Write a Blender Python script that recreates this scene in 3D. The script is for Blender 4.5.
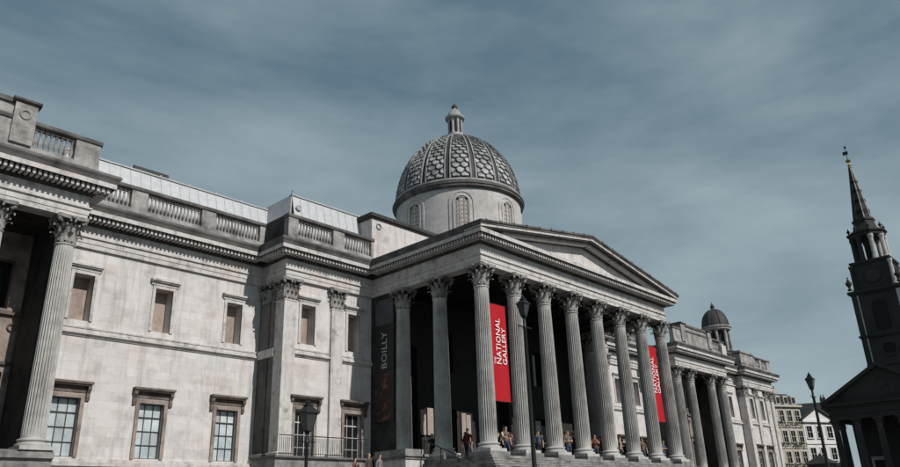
import bpy, bmesh, math, random
from mathutils import Matrix, Vector
random.seed(7)
S = bpy.context.scene
for o in list(bpy.data.objects): bpy.data.objects.remove(o, do_unlink=True)
C = S.collection
rad = math.radians

# ------------------------------------------------------------------ camera, sky, sun, exposure
EYE = 1.65
YAW, PITCH, ROLL, FPX = rad(47.324), rad(20.977), rad(-1.977), 732.8
def cam_axes():
    cy, sy, cp, sp, cr, sr = math.cos(YAW), math.sin(YAW), math.cos(PITCH), math.sin(PITCH), math.cos(ROLL), math.sin(ROLL)
    fw = Vector((sy*cp, cy*cp, sp)); rt = Vector((cy, -sy, 0)); up = rt.cross(fw)
    return cr*rt + sr*up, -sr*rt + cr*up, fw
cd = bpy.data.cameras.new('camera'); cam = bpy.data.objects.new('camera', cd); C.objects.link(cam)
r_, u_, w_ = cam_axes()
cam.matrix_world = Matrix(((r_.x, u_.x, -w_.x, 0), (r_.y, u_.y, -w_.y, 0), (r_.z, u_.z, -w_.z, EYE), (0, 0, 0, 1)))
cd.sensor_fit = 'HORIZONTAL'; cd.sensor_width = 36; cd.lens = FPX/900*36
cd.clip_start = 0.1; cd.clip_end = 6000
S.camera = cam
SUN_EL, SUN_AZ = rad(39.5), rad(3.5)          # azimuth measured from the facade's normal (-Y) towards +X
to_sun = Vector((math.sin(SUN_AZ)*math.cos(SUN_EL), -math.cos(SUN_AZ)*math.cos(SUN_EL), math.sin(SUN_EL)))
ld = bpy.data.lights.new('sun', 'SUN'); ld.energy = 5.0; ld.angle = rad(0.5); ld.color = (1, .955, .905)
sun = bpy.data.objects.new('sun', ld); C.objects.link(sun); sun.location = (20, -30, 60)
sun.rotation_euler = to_sun.to_track_quat('Z', 'Y').to_euler()
W = bpy.data.worlds.new('World'); S.world = W; W.use_nodes = True
nt = W.node_tree; nt.nodes.clear()
def N(tree, typ, **kw):
    n = tree.nodes.new(typ)
    for k, v in kw.items(): setattr(n, k, v)
    return n
sky = N(nt, 'ShaderNodeTexSky', sky_type='NISHITA', sun_disc=False, sun_elevation=SUN_EL, altitude=20, air_density=1.0, dust_density=.6, ozone_density=1.2)
sky.sun_rotation = math.atan2(to_sun.x, to_sun.y)
hs = N(nt, 'ShaderNodeHueSaturation'); hs.inputs['Saturation'].default_value = .56; hs.inputs['Value'].default_value = .86; hs.inputs['Hue'].default_value = .485
tc = N(nt, 'ShaderNodeTexCoord'); mp = N(nt, 'ShaderNodeMapping'); mp.inputs['Location'].default_value = (2, 8, 4); mp.inputs['Scale'].default_value = (1.0, 1.6, 4.2); mp.inputs['Rotation'].default_value = (rad(6), rad(-14), rad(20))
n1 = N(nt, 'ShaderNodeTexNoise'); n1.inputs['Scale'].default_value = 1.5; n1.inputs['Detail'].default_value = 9; n1.inputs['Roughness'].default_value = .58; n1.inputs['Distortion'].default_value = .12
cr1 = N(nt, 'ShaderNodeValToRGB'); e0, e1 = cr1.color_ramp.elements; e0.position = .30; e1.position = .76
e0.color = (1.95, 3.3, 4.3, 1); e1.color = (6.3, 7.9, 8.6, 1)
sz = N(nt, 'ShaderNodeSeparateXYZ'); mr = N(nt, 'ShaderNodeMapRange'); mr.inputs['From Min'].default_value = .0; mr.inputs['From Max'].default_value = .75; mr.inputs['To Min'].default_value = .30; mr.inputs['To Max'].default_value = -.20
ads = N(nt, 'ShaderNodeMath', operation='ADD')
mx = N(nt, 'ShaderNodeMix', data_type='RGBA'); mx.inputs['Factor'].default_value = .82
bg = N(nt, 'ShaderNodeBackground'); bg.inputs['Strength'].default_value = .075
wo = N(nt, 'ShaderNodeOutputWorld')
L = nt.links.new
L(sky.outputs['Color'], hs.inputs['Color']); L(hs.outputs['Color'], mx.inputs['A'])
L(tc.outputs['Generated'], mp.inputs['Vector']); L(mp.outputs['Vector'], n1.inputs['Vector']); L(tc.outputs['Generated'], sz.inputs[0]); L(sz.outputs['Z'], mr.inputs['Value']); L(n1.outputs['Fac'], ads.inputs[0]); L(mr.outputs['Result'], ads.inputs[1]); L(ads.outputs[0], cr1.inputs['Fac'])
L(cr1.outputs['Color'], mx.inputs['B']); L(mx.outputs['Result'], bg.inputs['Color']); L(bg.outputs['Background'], wo.inputs['Surface'])
S.view_settings.view_transform = 'Standard'; S.view_settings.look = 'None'; S.view_settings.gamma = 1
S.view_settings.exposure = -0.30
S.view_settings.use_curve_mapping = False
S.render.engine = 'CYCLES'

# ------------------------------------------------------------------ materials
MAT = {}
def mat(name, col, rough=.85, metal=0, blotch=None, blotch_scale=.35, blotch_lo=.45, blotch_hi=.7, streak=0, joints=None, bump=.15, bump_scale=14, warm=None, spec=.3, grain=.12, vary=0):
    m = bpy.data.materials.new(name); m.use_nodes = True; t = m.node_tree; t.nodes.clear(); lk = t.links.new
    out = N(t, 'ShaderNodeOutputMaterial'); b = N(t, 'ShaderNodeBsdfPrincipled'); lk(b.outputs['BSDF'], out.inputs['Surface'])
    b.inputs['Roughness'].default_value = rough; b.inputs['Metallic'].default_value = metal; b.inputs['Specular IOR Level'].default_value = spec
    g = N(t, 'ShaderNodeNewGeometry')
    def noise(scale, detail=5, vec=None, rg=.6):
        n = N(t, 'ShaderNodeTexNoise'); n.inputs['Scale'].default_value = scale; n.inputs['Detail'].default_value = detail; n.inputs['Roughness'].default_value = rg
        lk(vec or g.outputs['Position'], n.inputs['Vector']); return n.outputs['Fac']
    def ramp(fac, a, bb):
        n = N(t, 'ShaderNodeMapRange'); n.inputs['From Min'].default_value = a; n.inputs['From Max'].default_value = bb; lk(fac, n.inputs['Value']); return n.outputs['Result']
    def mixc(fac, A, B, mode='MIX', k=1):
        n = N(t, 'ShaderNodeMix', data_type='RGBA', blend_type=mode)
        if k != 1:
            q = N(t, 'ShaderNodeMath', operation='MULTIPLY'); lk(fac, q.inputs[0]); q.inputs[1].default_value = k; fac = q.outputs[0]
        lk(fac, n.inputs['Factor'])
        for s, v in (('A', A), ('B', B)):
            if isinstance(v, tuple): n.inputs[s].default_value = (*v[:3], 1)
            else: lk(v, n.inputs[s])
        return n.outputs['Result']
    c = (*col, 1)
    cur = None
    dk = tuple(x*(1-grain*2) for x in col)
    cur = mixc(ramp(noise(3.2, 6), .3, .7), dk, col)
    if warm: cur = mixc(ramp(noise(.55, 4), .52, .72), cur, warm, k=.7)
    if blotch: cur = mixc(ramp(noise(blotch_scale, 7, rg=.68), blotch_lo, blotch_hi), cur, blotch)
    if streak:
        m2 = N(t, 'ShaderNodeMapping'); m2.inputs['Scale'].default_value = (1.6, 1.6, .14); lk(g.outputs['Position'], m2.inputs['Vector'])
        cur = mixc(ramp(noise(1.5, 6, m2.outputs['Vector'], .7), .5, .75), cur, tuple(x*.32 for x in col), k=streak)
    bp_in = None
    if joints:
        sx = N(t, 'ShaderNodeSeparateXYZ'); lk(g.outputs['Position'], sx.inputs[0])
        ad = N(t, 'ShaderNodeMath', operation='ADD'); lk(sx.outputs['X'], ad.inputs[0]); lk(sx.outputs['Y'], ad.inputs[1])
        cb = N(t, 'ShaderNodeCombineXYZ'); lk(ad.outputs[0], cb.inputs['X']); lk(sx.outputs['Z'], cb.inputs['Y'])
        bk = N(t, 'ShaderNodeTexBrick'); bk.inputs['Scale'].default_value = 1; bk.inputs['Brick Width'].default_value = joints[0]; bk.inputs['Row Height'].default_value = joints[1]
        bk.inputs['Mortar Size'].default_value = joints[2]; bk.inputs['Mortar Smooth'].default_value = .3
        bk.inputs['Color1'].default_value = (1, 1, 1, 1); bk.inputs['Color2'].default_value = (.85, .838, .83, 1); bk.inputs['Mortar'].default_value = (.66, .64, .63, 1)
        lk(cb.outputs[0], bk.inputs['Vector'])
        cur = mixc(ramp(noise(.8, 3), .2, .6), cur, bk.outputs['Color'], 'MULTIPLY', k=.9)
        bp_in = bk.outputs['Fac']
    if vary:
        oi = N(t, 'ShaderNodeObjectInfo'); cur = mixc(oi.outputs['Random'], cur, tuple(x*.25 for x in col), k=vary)
    lk(cur, b.inputs['Base Color'])
    if bump:
        bn = N(t, 'ShaderNodeBump'); bn.inputs['Strength'].default_value = bump; bn.inputs['Distance'].default_value = .03
        lk(noise(bump_scale, 6), bn.inputs['Height']); nrm = bn.outputs['Normal']
        if bp_in is not None:
            b2 = N(t, 'ShaderNodeBump', invert=True); b2.inputs['Strength'].default_value = .22; b2.inputs['Distance'].default_value = .02
            lk(bp_in, b2.inputs['Height']); lk(nrm, b2.inputs['Normal']); nrm = b2.outputs['Normal']
        lk(nrm, b.inputs['Normal'])
    MAT[name] = m; return m
mat('wall_stone', (.62, .60, .59), blotch=(.33, .315, .305), blotch_scale=.9, blotch_lo=.5, blotch_hi=.82, streak=.62, joints=(1.25, .46, .008), warm=(.56, .475, .44), grain=.05)
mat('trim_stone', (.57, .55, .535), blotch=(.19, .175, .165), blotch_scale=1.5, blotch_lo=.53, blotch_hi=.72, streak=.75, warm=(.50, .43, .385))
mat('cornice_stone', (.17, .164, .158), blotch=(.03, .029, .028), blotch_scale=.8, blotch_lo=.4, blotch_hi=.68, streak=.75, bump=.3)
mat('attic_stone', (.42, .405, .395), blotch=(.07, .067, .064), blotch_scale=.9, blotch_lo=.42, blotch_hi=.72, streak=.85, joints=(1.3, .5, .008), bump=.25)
mat('soot_shade_stone', (.065, .063, .06), blotch=(.02, .0195, .019), blotch_scale=.9, blotch_lo=.4, blotch_hi=.65, streak=.6, bump=.3)  # soot black, also shade painted in under cornices and in recesses
mat('column_stone', (.50, .49, .47), blotch=(.22, .21, .195), blotch_scale=.5, blotch_lo=.48, blotch_hi=.75, streak=.45, bump=.2)
mat('capital_stone', (.34, .33, .315), blotch=(.07, .066, .062), blotch_scale=1.8, blotch_lo=.46, blotch_hi=.68, bump=.3)
mat('return_shade_stone', (.16, .153, .147), blotch=(.05, .047, .044), blotch_scale=.5, blotch_lo=.4, blotch_hi=.66, streak=.6)  # stained stone with the west return's shade put into its colour
mat('sun_patch', (.40, .345, .305), blotch=(.3, .25, .22))  # pale tone of the painted sun patches on the portico back wall
mat('inner_wall', (.035, .032, .029), blotch=(.018, .016, .015), blotch_scale=.5, joints=(1.2, .5, .01))  # the portico's deep shade is put into this wall colour
mat('inner_dark', (.018, .017, .016), blotch=(.010, .009, .009))  # portico ceiling's shade set in colour; also doors and openings
mat('low_bounce_floor', (.085, .08, .076), blotch=(.05, .047, .045), joints=(.9, .6, .012))  # floor darkened to cut sun bounce into the shaded interiors
mat('blind_panel', (.38, .31, .27), blotch=(.2, .16, .135), blotch_scale=1.2, streak=.3)
mat('brown_stone', (.19, .155, .135), blotch=(.06, .05, .045), blotch_scale=1.1, blotch_lo=.42, blotch_hi=.66, streak=.6)
mat('grille', (.34, .305, .275), blotch=(.2, .175, .16), blotch_scale=1.2)
mat('brown_light', (.34, .28, .245), blotch=(.11, .088, .075), blotch_scale=1.0, streak=.4)
mat('drum_stone', (.56, .545, .535), blotch=(.36, .345, .335), blotch_scale=.5, streak=.35, joints=(1.2, .5, .007))
mat('dome_lead', (.04, .041, .042), rough=.6, blotch=(.04, .042, .042), streak=.4)
mat('dome_scale', (.48, .485, .485), rough=.6, blotch=(.13, .135, .135), blotch_scale=1.0, blotch_lo=.42, blotch_hi=.62, streak=.5)
mat('dome_rib', (.38, .38, .38), rough=.6, blotch=(.15, .15, .15), blotch_scale=.9, streak=.4)
mat('zinc', (.52, .535, .55), rough=.6, blotch=(.42, .435, .45), blotch_scale=.9, streak=.25, bump=.05)
mat('zinc_seam', (.43, .44, .455), rough=.5)
mat('roof_dark', (.05, .05, .052), rough=.7, blotch=(.03, .03, .03))
mat('pale_glass', (.62, .68, .70), rough=.12, spec=.6, blotch=(.34, .41, .43), blotch_scale=1.1, vary=.5, bump=.05, bump_scale=2)
mat('dark_glass', (.012, .014, .016), rough=.08, spec=.6, bump=.02, bump_scale=2)
mat('sash_dark', (.05, .05, .05), rough=.6)
mat('sash_white', (.55, .54, .52), rough=.6)
mat('iron', (.012, .012, .013), rough=.5, spec=.4)
mat('lamp_glass', (.05, .052, .053), rough=.1, spec=.6)
mat('banner_red', (.40, .004, .012), rough=.7, grain=.05, bump=.05)
mat('banner_dark', (.035, .03, .03), rough=.7, grain=.1)
mat('poster_sky', (.10, .105, .12), rough=.7, blotch=(.06, .05, .055), blotch_scale=1.1)
mat('poster_paint', (.05, .03, .025), rough=.7, blotch=(.32, .14, .11), blotch_scale=1.8, blotch_lo=.54, blotch_hi=.68)
mat('letter_white', (.78, .76, .76), rough=.7, grain=.03)
mat('letter_dim', (.55, .55, .55), rough=.7)
mat('paving', (.12, .115, .11), blotch=(.08, .076, .072), joints=(.9, .6, .012))
mat('asphalt', (.05, .05, .052), blotch=(.035, .035, .036), bump=.4, bump_scale=40)
mat('step_stone', (.31, .30, .29), blotch=(.09, .087, .083), blotch_scale=1.3, blotch_lo=.4, blotch_hi=.66, streak=.4)
mat('church_stone', (.05, .048, .045), blotch=(.03, .03, .03), blotch_scale=.25, blotch_lo=.42, blotch_hi=.68, streak=.6, bump=.2)  # shade of the west front put into a dark base colour
mat('church_column', (.085, .083, .08), blotch=(.05, .05, .05), blotch_scale=.5, streak=.5)  # shaded copy of the column stone, dimness set in the colour
mat('church_pale', (.55, .54, .52), blotch=(.25, .245, .235), blotch_scale=.5, streak=.4)  # pale doorways, and tower members painted as if sunlit
mat('cream_stucco', (.52, .49, .435), blotch=(.42, .39, .33), blotch_scale=.3, streak=.3)
mat('white_stucco', (.74, .74, .73), blotch=(.55, .55, .545), blotch_scale=.3, streak=.2)
mat('slate', (.03, .03, .03), rough=.6, blotch=(.03, .03, .032))
mat('leaf', (.05, .075, .03), blotch=(.03, .045, .02), blotch_scale=2)
mat('kiosk_green', (.06, .10, .085), rough=.5)
mat('gilt', (.55, .40, .12), rough=.3, metal=.9)
mat('skin', (.48, .30, .22), rough=.6, grain=.04)

# ------------------------------------------------------------------ mesh helpers
WM = {}
class MB:
    def __init__(s): s.v = []; s.f = []; s.mi = []; s.cur = 0
    def add(s, vs, fs):
        b = len(s.v); s.v += [tuple(x) for x in vs]
        for f in fs: s.f.append(tuple(b+i for i in f)); s.mi.append(s.cur)
        return s
    def box(s, x0, x1, y0, y1, z0, z1):
        return s.add([(x0,y0,z0),(x1,y0,z0),(x1,y1,z0),(x0,y1,z0),(x0,y0,z1),(x1,y0,z1),(x1,y1,z1),(x0,y1,z1)],
                     [(0,3,2,1),(4,5,6,7),(0,1,5,4),(1,2,6,5),(2,3,7,6),(3,0,4,7)])
    def frustum(s, cx, cy, hx0, hy0, z0, hx1, hy1, z1):
        return s.add([(cx-hx0,cy-hy0,z0),(cx+hx0,cy-hy0,z0),(cx+hx0,cy+hy0,z0),(cx-hx0,cy+hy0,z0),(cx-hx1,cy-hy1,z1),(cx+hx1,cy-hy1,z1),(cx+hx1,cy+hy1,z1),(cx-hx1,cy+hy1,z1)],
                     [(0,3,2,1),(4,5,6,7),(0,1,5,4),(1,2,6,5),(2,3,7,6),(3,0,4,7)])
    def prism_y(s, poly, y0, y1):            # polygon of (x,z), counter-clockwise seen from -Y
        n = len(poly); vs = [(x,y0,z) for x,z in poly] + [(x,y1,z) for x,z in poly]
        return s.add(vs, [tuple(range(n)), tuple(range(2*n-1,n-1,-1))] + [(i,n+i,n+(i+1)%n,(i+1)%n) for i in range(n)])
    def prism_x(s, poly, x0, x1):            # polygon of (y,z)
        n = len(poly); vs = [(x0,y,z) for y,z in poly] + [(x1,y,z) for y,z in poly]
        return s.add(vs, [tuple(range(n-1,-1,-1)), tuple(range(n,2*n))] + [(i,(i+1)%n,n+(i+1)%n,n+i) for i in range(n)])
    def lathe(s, prof, n=24, c=(0,0), a0=0, caps=True):
        vs = []; fs = []; m = len(prof)
        for k in range(n):
            a = a0 + 2*math.pi*k/n
            for r, z in prof: vs.append((c[0]+r*math.cos(a), c[1]+r*math.sin(a), z))
        for k in range(n):
            k2 = (k+1) % n
            for j in range(m-1): fs.append((k*m+j, k2*m+j, k2*m+j+1, k*m+j+1))
        if caps:
            if prof[0][0] > 1e-4: fs.append(tuple(k*m for k in range(n-1,-1,-1)))
            if prof[-1][0] > 1e-4: fs.append(tuple(k*m+m-1 for k in range(n)))
        return s.add(vs, fs)
    def tube(s, p, q, r0, r1=None, n=6):
        r1 = r0 if r1 is None else r1
        p, q = Vector(p), Vector(q); d = (q-p).normalized(); a = d.orthogonal().normalized(); b = d.cross(a)
        vs = [p+(a*math.cos(2*math.pi*k/n)+b*math.sin(2*math.pi*k/n))*r0 for k in range(n)] + [q+(a*math.cos(2*math.pi*k/n)+b*math.sin(2*math.pi*k/n))*r1 for k in range(n)]
        return s.add(vs, [(k,(k+1)%n,n+(k+1)%n,n+k) for k in range(n)] + [tuple(range(n-1,-1,-1)), tuple(range(n,2*n))])
    def torus(s, c, R, r, axis='Y', n=16, m=6):
        vs = []; fs = []
        for i in range(n):
            a = 2*math.pi*i/n
            for j in range(m):
                b = 2*math.pi*j/m; rr = R+r*math.cos(b); u, v, w = rr*math.cos(a), rr*math.sin(a), r*math.sin(b)
                vs.append((c[0]+u, c[1]+w, c[2]+v) if axis == 'Y' else (c[0]+w, c[1]+u, c[2]+v))
        for i in range(n):
            for j in range(m): fs.append((i*m+j, ((i+1)%n)*m+j, ((i+1)%n)*m+(j+1)%m, i*m+(j+1)%m))
        return s.add(vs, fs)
    def sweep(s, path, prof, i0=0, i1=None, closed=True, cap0=False, cap1=False):
        i1 = len(path)-1 if i1 is None else i1; P = [Vector(p) for p in path]; n = len(P)
        def nrm(a, b): d = (b-a).normalized(); return Vector((d.y, -d.x))
        offs = []
        for i in range(n):
            if i == 0: m = nrm(P[0], P[1])
            elif i == n-1: m = nrm(P[-2], P[-1])
            else:
                a, b = nrm(P[i-1], P[i]), nrm(P[i], P[i+1]); m = (a+b)/(1+a.dot(b))
            offs.append(m)
        k = len(prof); vs = []
        for i in range(i0, i1+1):
            for o, z in prof: q = P[i]+offs[i]*o; vs.append((q.x, q.y, z))
        fs = []
        for i in range(i1-i0):
            for j in range(k if closed else k-1): fs.append((i*k+j, (i+1)*k+j, (i+1)*k+(j+1)%k, i*k+(j+1)%k))
        if cap0: fs.append(tuple(range(k-1,-1,-1)))
        if cap1: fs.append(tuple((i1-i0)*k+j for j in range(k)))
        return s.add(vs, fs)
    def mesh(s, name, mats, smooth=False):
        me = bpy.data.meshes.new(name); me.from_pydata(s.v, [], s.f)
        for m in (mats if isinstance(mats, (list, tuple)) else [mats]): me.materials.append(MAT[m])
        if any(s.mi): me.polygons.foreach_set('material_index', s.mi)
        bm = bmesh.new(); bm.from_mesh(me); bmesh.ops.recalc_face_normals(bm, faces=bm.faces); bm.to_mesh(me); bm.free()
        if smooth:
            me.polygons.foreach_set('use_smooth', [True]*len(me.polygons))
            try: me.set_sharp_from_angle(angle=rad(38))
            except Exception: pass
        me.update(); return me
    def build(s, name, mats, parent=None, smooth=False, loc=None, rz=0):
        return put(name, s.mesh(name, mats, smooth), parent, loc, rz)
def put(name, me, parent=None, loc=None, rz=0, sc=1):
    o = bpy.data.objects.new(name, me); C.objects.link(o)
    M = Matrix.Translation(loc or (0,0,0)) @ Matrix.Rotation(rz, 4, 'Z') @ Matrix.Diagonal((sc,sc,sc,1))
    if parent is not None:
        o.parent = parent; o.matrix_parent_inverse = WM[parent].inverted()
    o.matrix_basis = M; WM[o] = M.copy()
    return o
def thing(name, label, cat, loc=(0,0,0), group=None, rz=0):
    o = bpy.data.objects.new(name, None); C.objects.link(o); o.empty_display_size = .5
    M = Matrix.Translation(loc) @ Matrix.Rotation(rz, 4, 'Z'); o.matrix_basis = M; WM[o] = M.copy()
    return tag(o, label, cat, group)
def tag(o, label, cat, group=None):
    o['label'] = label; o['category'] = cat
    if group: o['group'] = group
    return o
def structure(o, kind='structure'): o['kind'] = kind; return o
def text_mesh(body, size, fn, th, material, shear=0, spacing=1.0):
    cu = bpy.data.curves.new('lettering', 'FONT'); cu.body = body; cu.size = size; cu.align_x = 'LEFT'; cu.space_character = spacing; cu.resolution_u = 2
    ob = bpy.data.objects.new('lettering', cu); C.objects.link(ob)
    dg = bpy.context.evaluated_depsgraph_get(); me = bpy.data.meshes.new_from_object(ob.evaluated_get(dg))
    bpy.data.objects.remove(ob); bpy.data.curves.remove(cu)
    w = max(v.co.x for v in me.vertices) if me.vertices else 0
    for v in me.vertices: v.co = fn(v.co.x, v.co.y)
    me.materials.clear(); me.materials.append(MAT[material]); return me, w

# ------------------------------------------------------------------ ground
g = MB().add([(-1500,-1500,0),(2500,-1500,0),(2500,2500,0),(-1500,2500,0)], [(0,1,2,3)])
structure(g.build('ground', 'asphalt'))
structure(MB().box(-30, 108, -40, 70, .004-.05, .13).build('pavement', 'paving'))
structure(MB().box(112, 190, 5, 62, .004-.05, .13).build('pavement', 'paving'))
PV = .13

# ------------------------------------------------------------------ levels of the gallery (world z)
Z_STY, Z_ARCH, Z_FRZ, Z_BED, Z_COR, Z_TOP = 4.85, 15.80, 16.45, 17.05, 17.50, 18.10
Z_PL, Z_BAL, Z_COP = 18.65, 19.78, 20.05
G = thing('gallery_building', 'long pale stone gallery with columned portico, pediment and scaled dome', 'building', (43.7, 38, PV))
CX = 43.665                                   # axis of the portico
SP = 3.17
PX = [32.57 + SP*i for i in range(8)]; PY = 27.61
E0, E1 = PX[0]-.45, PX[-1]+.45                # flank frieze planes
PATH = [(-.75,40.6),(-.75,35.8),(12.4,35.8),(12.4,39.7),(25.0,39.7),(25.0,37.1),(E0,37.1),(E0,27.17),(E1,27.17),(E1,37.1),(62.35,37.1),(62.35,39.7),
        (73.7,39.7),(73.7,35.8),(86.4,35.8),(86.4,38.0),(94.3,38.0),(94.3,37.1),(104.0,37.1),(104.0,46.0)]
SECT = [(0,3),(3,4),(4,6),(6,9),(9,11),(11,12),(12,15),(15,16),(16,19)]   # runs of the path, one entablature each
ARCH = [(-.8,Z_ARCH),(0,Z_ARCH),(0,16.06),(.035,16.06),(.035,16.34),(.13,16.37),(.13,Z_FRZ),(-.8,Z_FRZ)]
FRIEZE = [(-.75,Z_FRZ),(0,Z_FRZ),(0,Z_BED),(-.75,Z_BED)]
BED = [(-.7,Z_BED),(.04,Z_BED),(.12,17.13),(.16,17.15),(.16,17.46),(.83,17.46),(.83,Z_COR),(-.7,Z_COR)]
CORONA = [(-.7,Z_COR),(.84,Z_COR),(.84,17.44),(.87,17.44),(.87,17.69),(-.7,17.69)]
CYMA = [(-.7,17.69),(.88,17.69),(.90,17.75),(.94,17.85),(1.0,17.94),(1.02,17.97),(1.02,Z_TOP),(-.7,Z_TOP)]
def dentils(path, i0, i1):
    m = MB()
    for i in range(i0, i1):
        a, b = Vector(path[i]), Vector(path[i+1]); d = (b-a); Ln = d.length; d.normalize(); nn = Vector((d.y,-d.x))
        def turn(j):
            if j <= 0 or j >= len(path)-1: return 0
            p, q = (Vector(path[j])-Vector(path[j-1])).normalized(), (Vector(path[j+1])-Vector(path[j])).normalized()
            return p.x*q.y-p.y*q.x
        s0 = -.55 if turn(i) > .1 else (.78 if turn(i) < -.1 else 0); s1 = Ln+.55 if turn(i+1) > .1 else (Ln-.78 if turn(i+1) < -.1 else Ln)
        n = max(1, int((s1-s0)/.245)); st = (s1-s0)/n
        for k in range(n+1):
            c = a + d*(s0+k*st)
            h = .066
            p = [c-d*h+nn*.14, c+d*h+nn*.14, c+d*h+nn*.71, c-d*h+nn*.71]
            m.add([(q.x,q.y,17.2) for q in p]+[(q.x,q.y,17.505) for q in p], [(0,3,2,1),(4,5,6,7),(0,1,5,4),(1,2,6,5),(2,3,7,6),(3,0,4,7)])
    return m
for (a, b) in SECT:
    port = (a, b) == (6, 9)
    fr = MB().sweep(PATH, FRIEZE, a, b, cap0=True, cap1=True).build('frieze', 'trim_stone', G)
    MB().sweep(PATH, ARCH, a, b, cap0=True, cap1=True).build('architrave', 'trim_stone', fr)
    MB().sweep(PATH, BED, a, b, cap0=True, cap1=True).build('cornice', 'soot_shade_stone', fr)  # dark bed and soffit: soot plus painted shade below the corona
    MB().sweep(PATH, CORONA, a, b, cap0=True, cap1=True).build('corona', 'trim_stone', fr)
    if port:
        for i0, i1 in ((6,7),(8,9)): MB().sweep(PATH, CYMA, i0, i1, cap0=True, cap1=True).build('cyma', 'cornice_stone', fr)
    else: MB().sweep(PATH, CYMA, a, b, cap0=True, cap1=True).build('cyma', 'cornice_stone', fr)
    structure(dentils(PATH, a, b).build('dentil_course', 'trim_stone', fr), 'stuff')

# ------------------------------------------------------------------ the order: shaft, base, capital
HB, HN, HC = .52, 9.62, 10.95                 # base, necking, top of the capital above the stylobate
def shaft_mesh(rb=.505, rt=.43, nf=24):
    m = MB(); rings = []; K = 9
    for k in range(K+1):
        t = k/K; z = HB + (HN-HB)*t; R = rb + (rt-rb)*(t**1.6)
        ring = []
        for i in range(nf):
            for j, dd in ((0,0),(.2,0),(.4,.075),(.6,.10),(.8,.075)):
                a = 2*math.pi*(i+j)/nf; fl = dd*R/.5 if 0 < k < K else 0
                ring.append(((R-fl)*math.cos(a), (R-fl)*math.sin(a), z))
        rings.append(ring)
    n = len(rings[0]); m.v = [p for r in rings for p in r]
    m.f = [(k*n+i, k*n+(i+1)%n, (k+1)*n+(i+1)%n, (k+1)*n+i) for k in range(K) for i in range(n)]; m.mi = [0]*len(m.f)
    m.lathe([(.43,HN-.10),(.47,HN-.08),(.48,HN-.05),(.47,HN-.02),(.43,HN)], 24)
    return m.mesh('column_shaft', 'column_stone')
def base_mesh(k=1.0, sq=None):
    m = MB(); p = .70*k; m.box(-p,p,-p,p,0,.17)
    prof = [(.69,.17),(.70,.22),(.69,.27),(.62,.29),(.575,.34),(.60,.385),(.635,.41),(.635,.45),(.61,.475),(.545,.485),(.51,.52)]
    if sq:
        for (r0,z0),(r1,z1) in zip(prof, prof[1:]): m.frustum(0,0,r0*.93,r0*.93,z0,r1*.93,r1*.93,z1)
    else: m.lathe(prof, 28)
    return m.mesh('column_base', 'column_stone', smooth=not sq)
def leaf(m, ang, r0, z0, h, w, out=.24, flat=None):
    ca, sa = math.cos(ang), math.sin(ang)
    pts = [(0,0,.8),(.015,.28,1),(.03,.55,1.05),(.085,.8,.95),(out*.72,.95,.7),(out,.93,.45),(out*.98,.80,.2)]
    rows = []
    for dr, tz, ww in pts:
        z = z0+h*tz; hw = w*ww/2
        row = []
        for u, lift in ((-1,-.03),(-.5,.012),(0,.03),(.5,.012),(1,-.03)):
            r = r0+dr+lift; x, y = r, u*hw
            row.append((x*ca-y*sa, x*sa+y*ca, z) if flat is None else flat(u*hw, dr+lift, z))
        rows.append(row)
    m.add([p for r in rows for p in r], [(i*5+j, i*5+j+1, (i+1)*5+j+1, (i+1)*5+j) for i in range(len(rows)-1) for j in range(4)])
def volute(m, ang, r, z, s=1.0):
    ca, sa = math.cos(ang), math.sin(ang)
    tr = lambda x, y, zz: (x*ca-y*sa, x*sa+y*ca, zz)
    # rolled scroll, axis across the diagonal
    path = [(r-.30*s, z-.34*s), (r-.2*s, z-.12*s), (r-.06*s, z+.03*s), (r+.06*s, z+.03*s), (r+.12*s, z-.05*s), (r+.08*s, z-.14*s), (r-.01*s, z-.14*s), (r-.02*s, z-.07*s), (r+.04*s, z-.05*s)]
    w = .075*s; vs = []; th = .035*s
    for x, zz in path: vs += [tr(x,-w,zz), tr(x,w,zz)]
    m.add(vs, [(2*i,2*i+1,2*i+3,2*i+2) for i in range(len(path)-1)])
    n = 10; c = [(r+.04*s+.115*s*math.cos(2*math.pi*k/n), z-.06*s+.115*s*math.sin(2*math.pi*k/n)) for k in range(n)]
    m.add([tr(x,-w*.85,zz) for x,zz in c]+[tr(x,w*.85,zz) for x,zz in c], [tuple(range(n)), tuple(range(2*n-1,n-1,-1))]+[(k,(k+1)%n,n+(k+1)%n,n+k) for k in range(n)])
def abacus(m, z0, z1, R=.93, mid=.60):
    pts = []
    for q in range(4):
        a = math.pi/4 + q*math.pi/2
        for da, rr in ((-.09,R*.985),(.09,R*.985)): pts.append(((a+da), rr))
        for t in (.25,.5,.75):
            b = a + .09 + (math.pi/2-.18)*t; rr = mid + (R*.985-mid)*abs(2*t-1)**1.3*.72; pts.append((b, rr))
    n = len(pts); vs = [(r*math.cos(a), r*math.sin(a), z0) for a, r in pts]+[(r*1.05*math.cos(a), r*1.05*math.sin(a), z1) for a, r in pts]
    m.add(vs, [tuple(range(n-1,-1,-1)), tuple(range(n,2*n))]+[(k,(k+1)%n,n+(k+1)%n,n+k) for k in range(n)])
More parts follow.
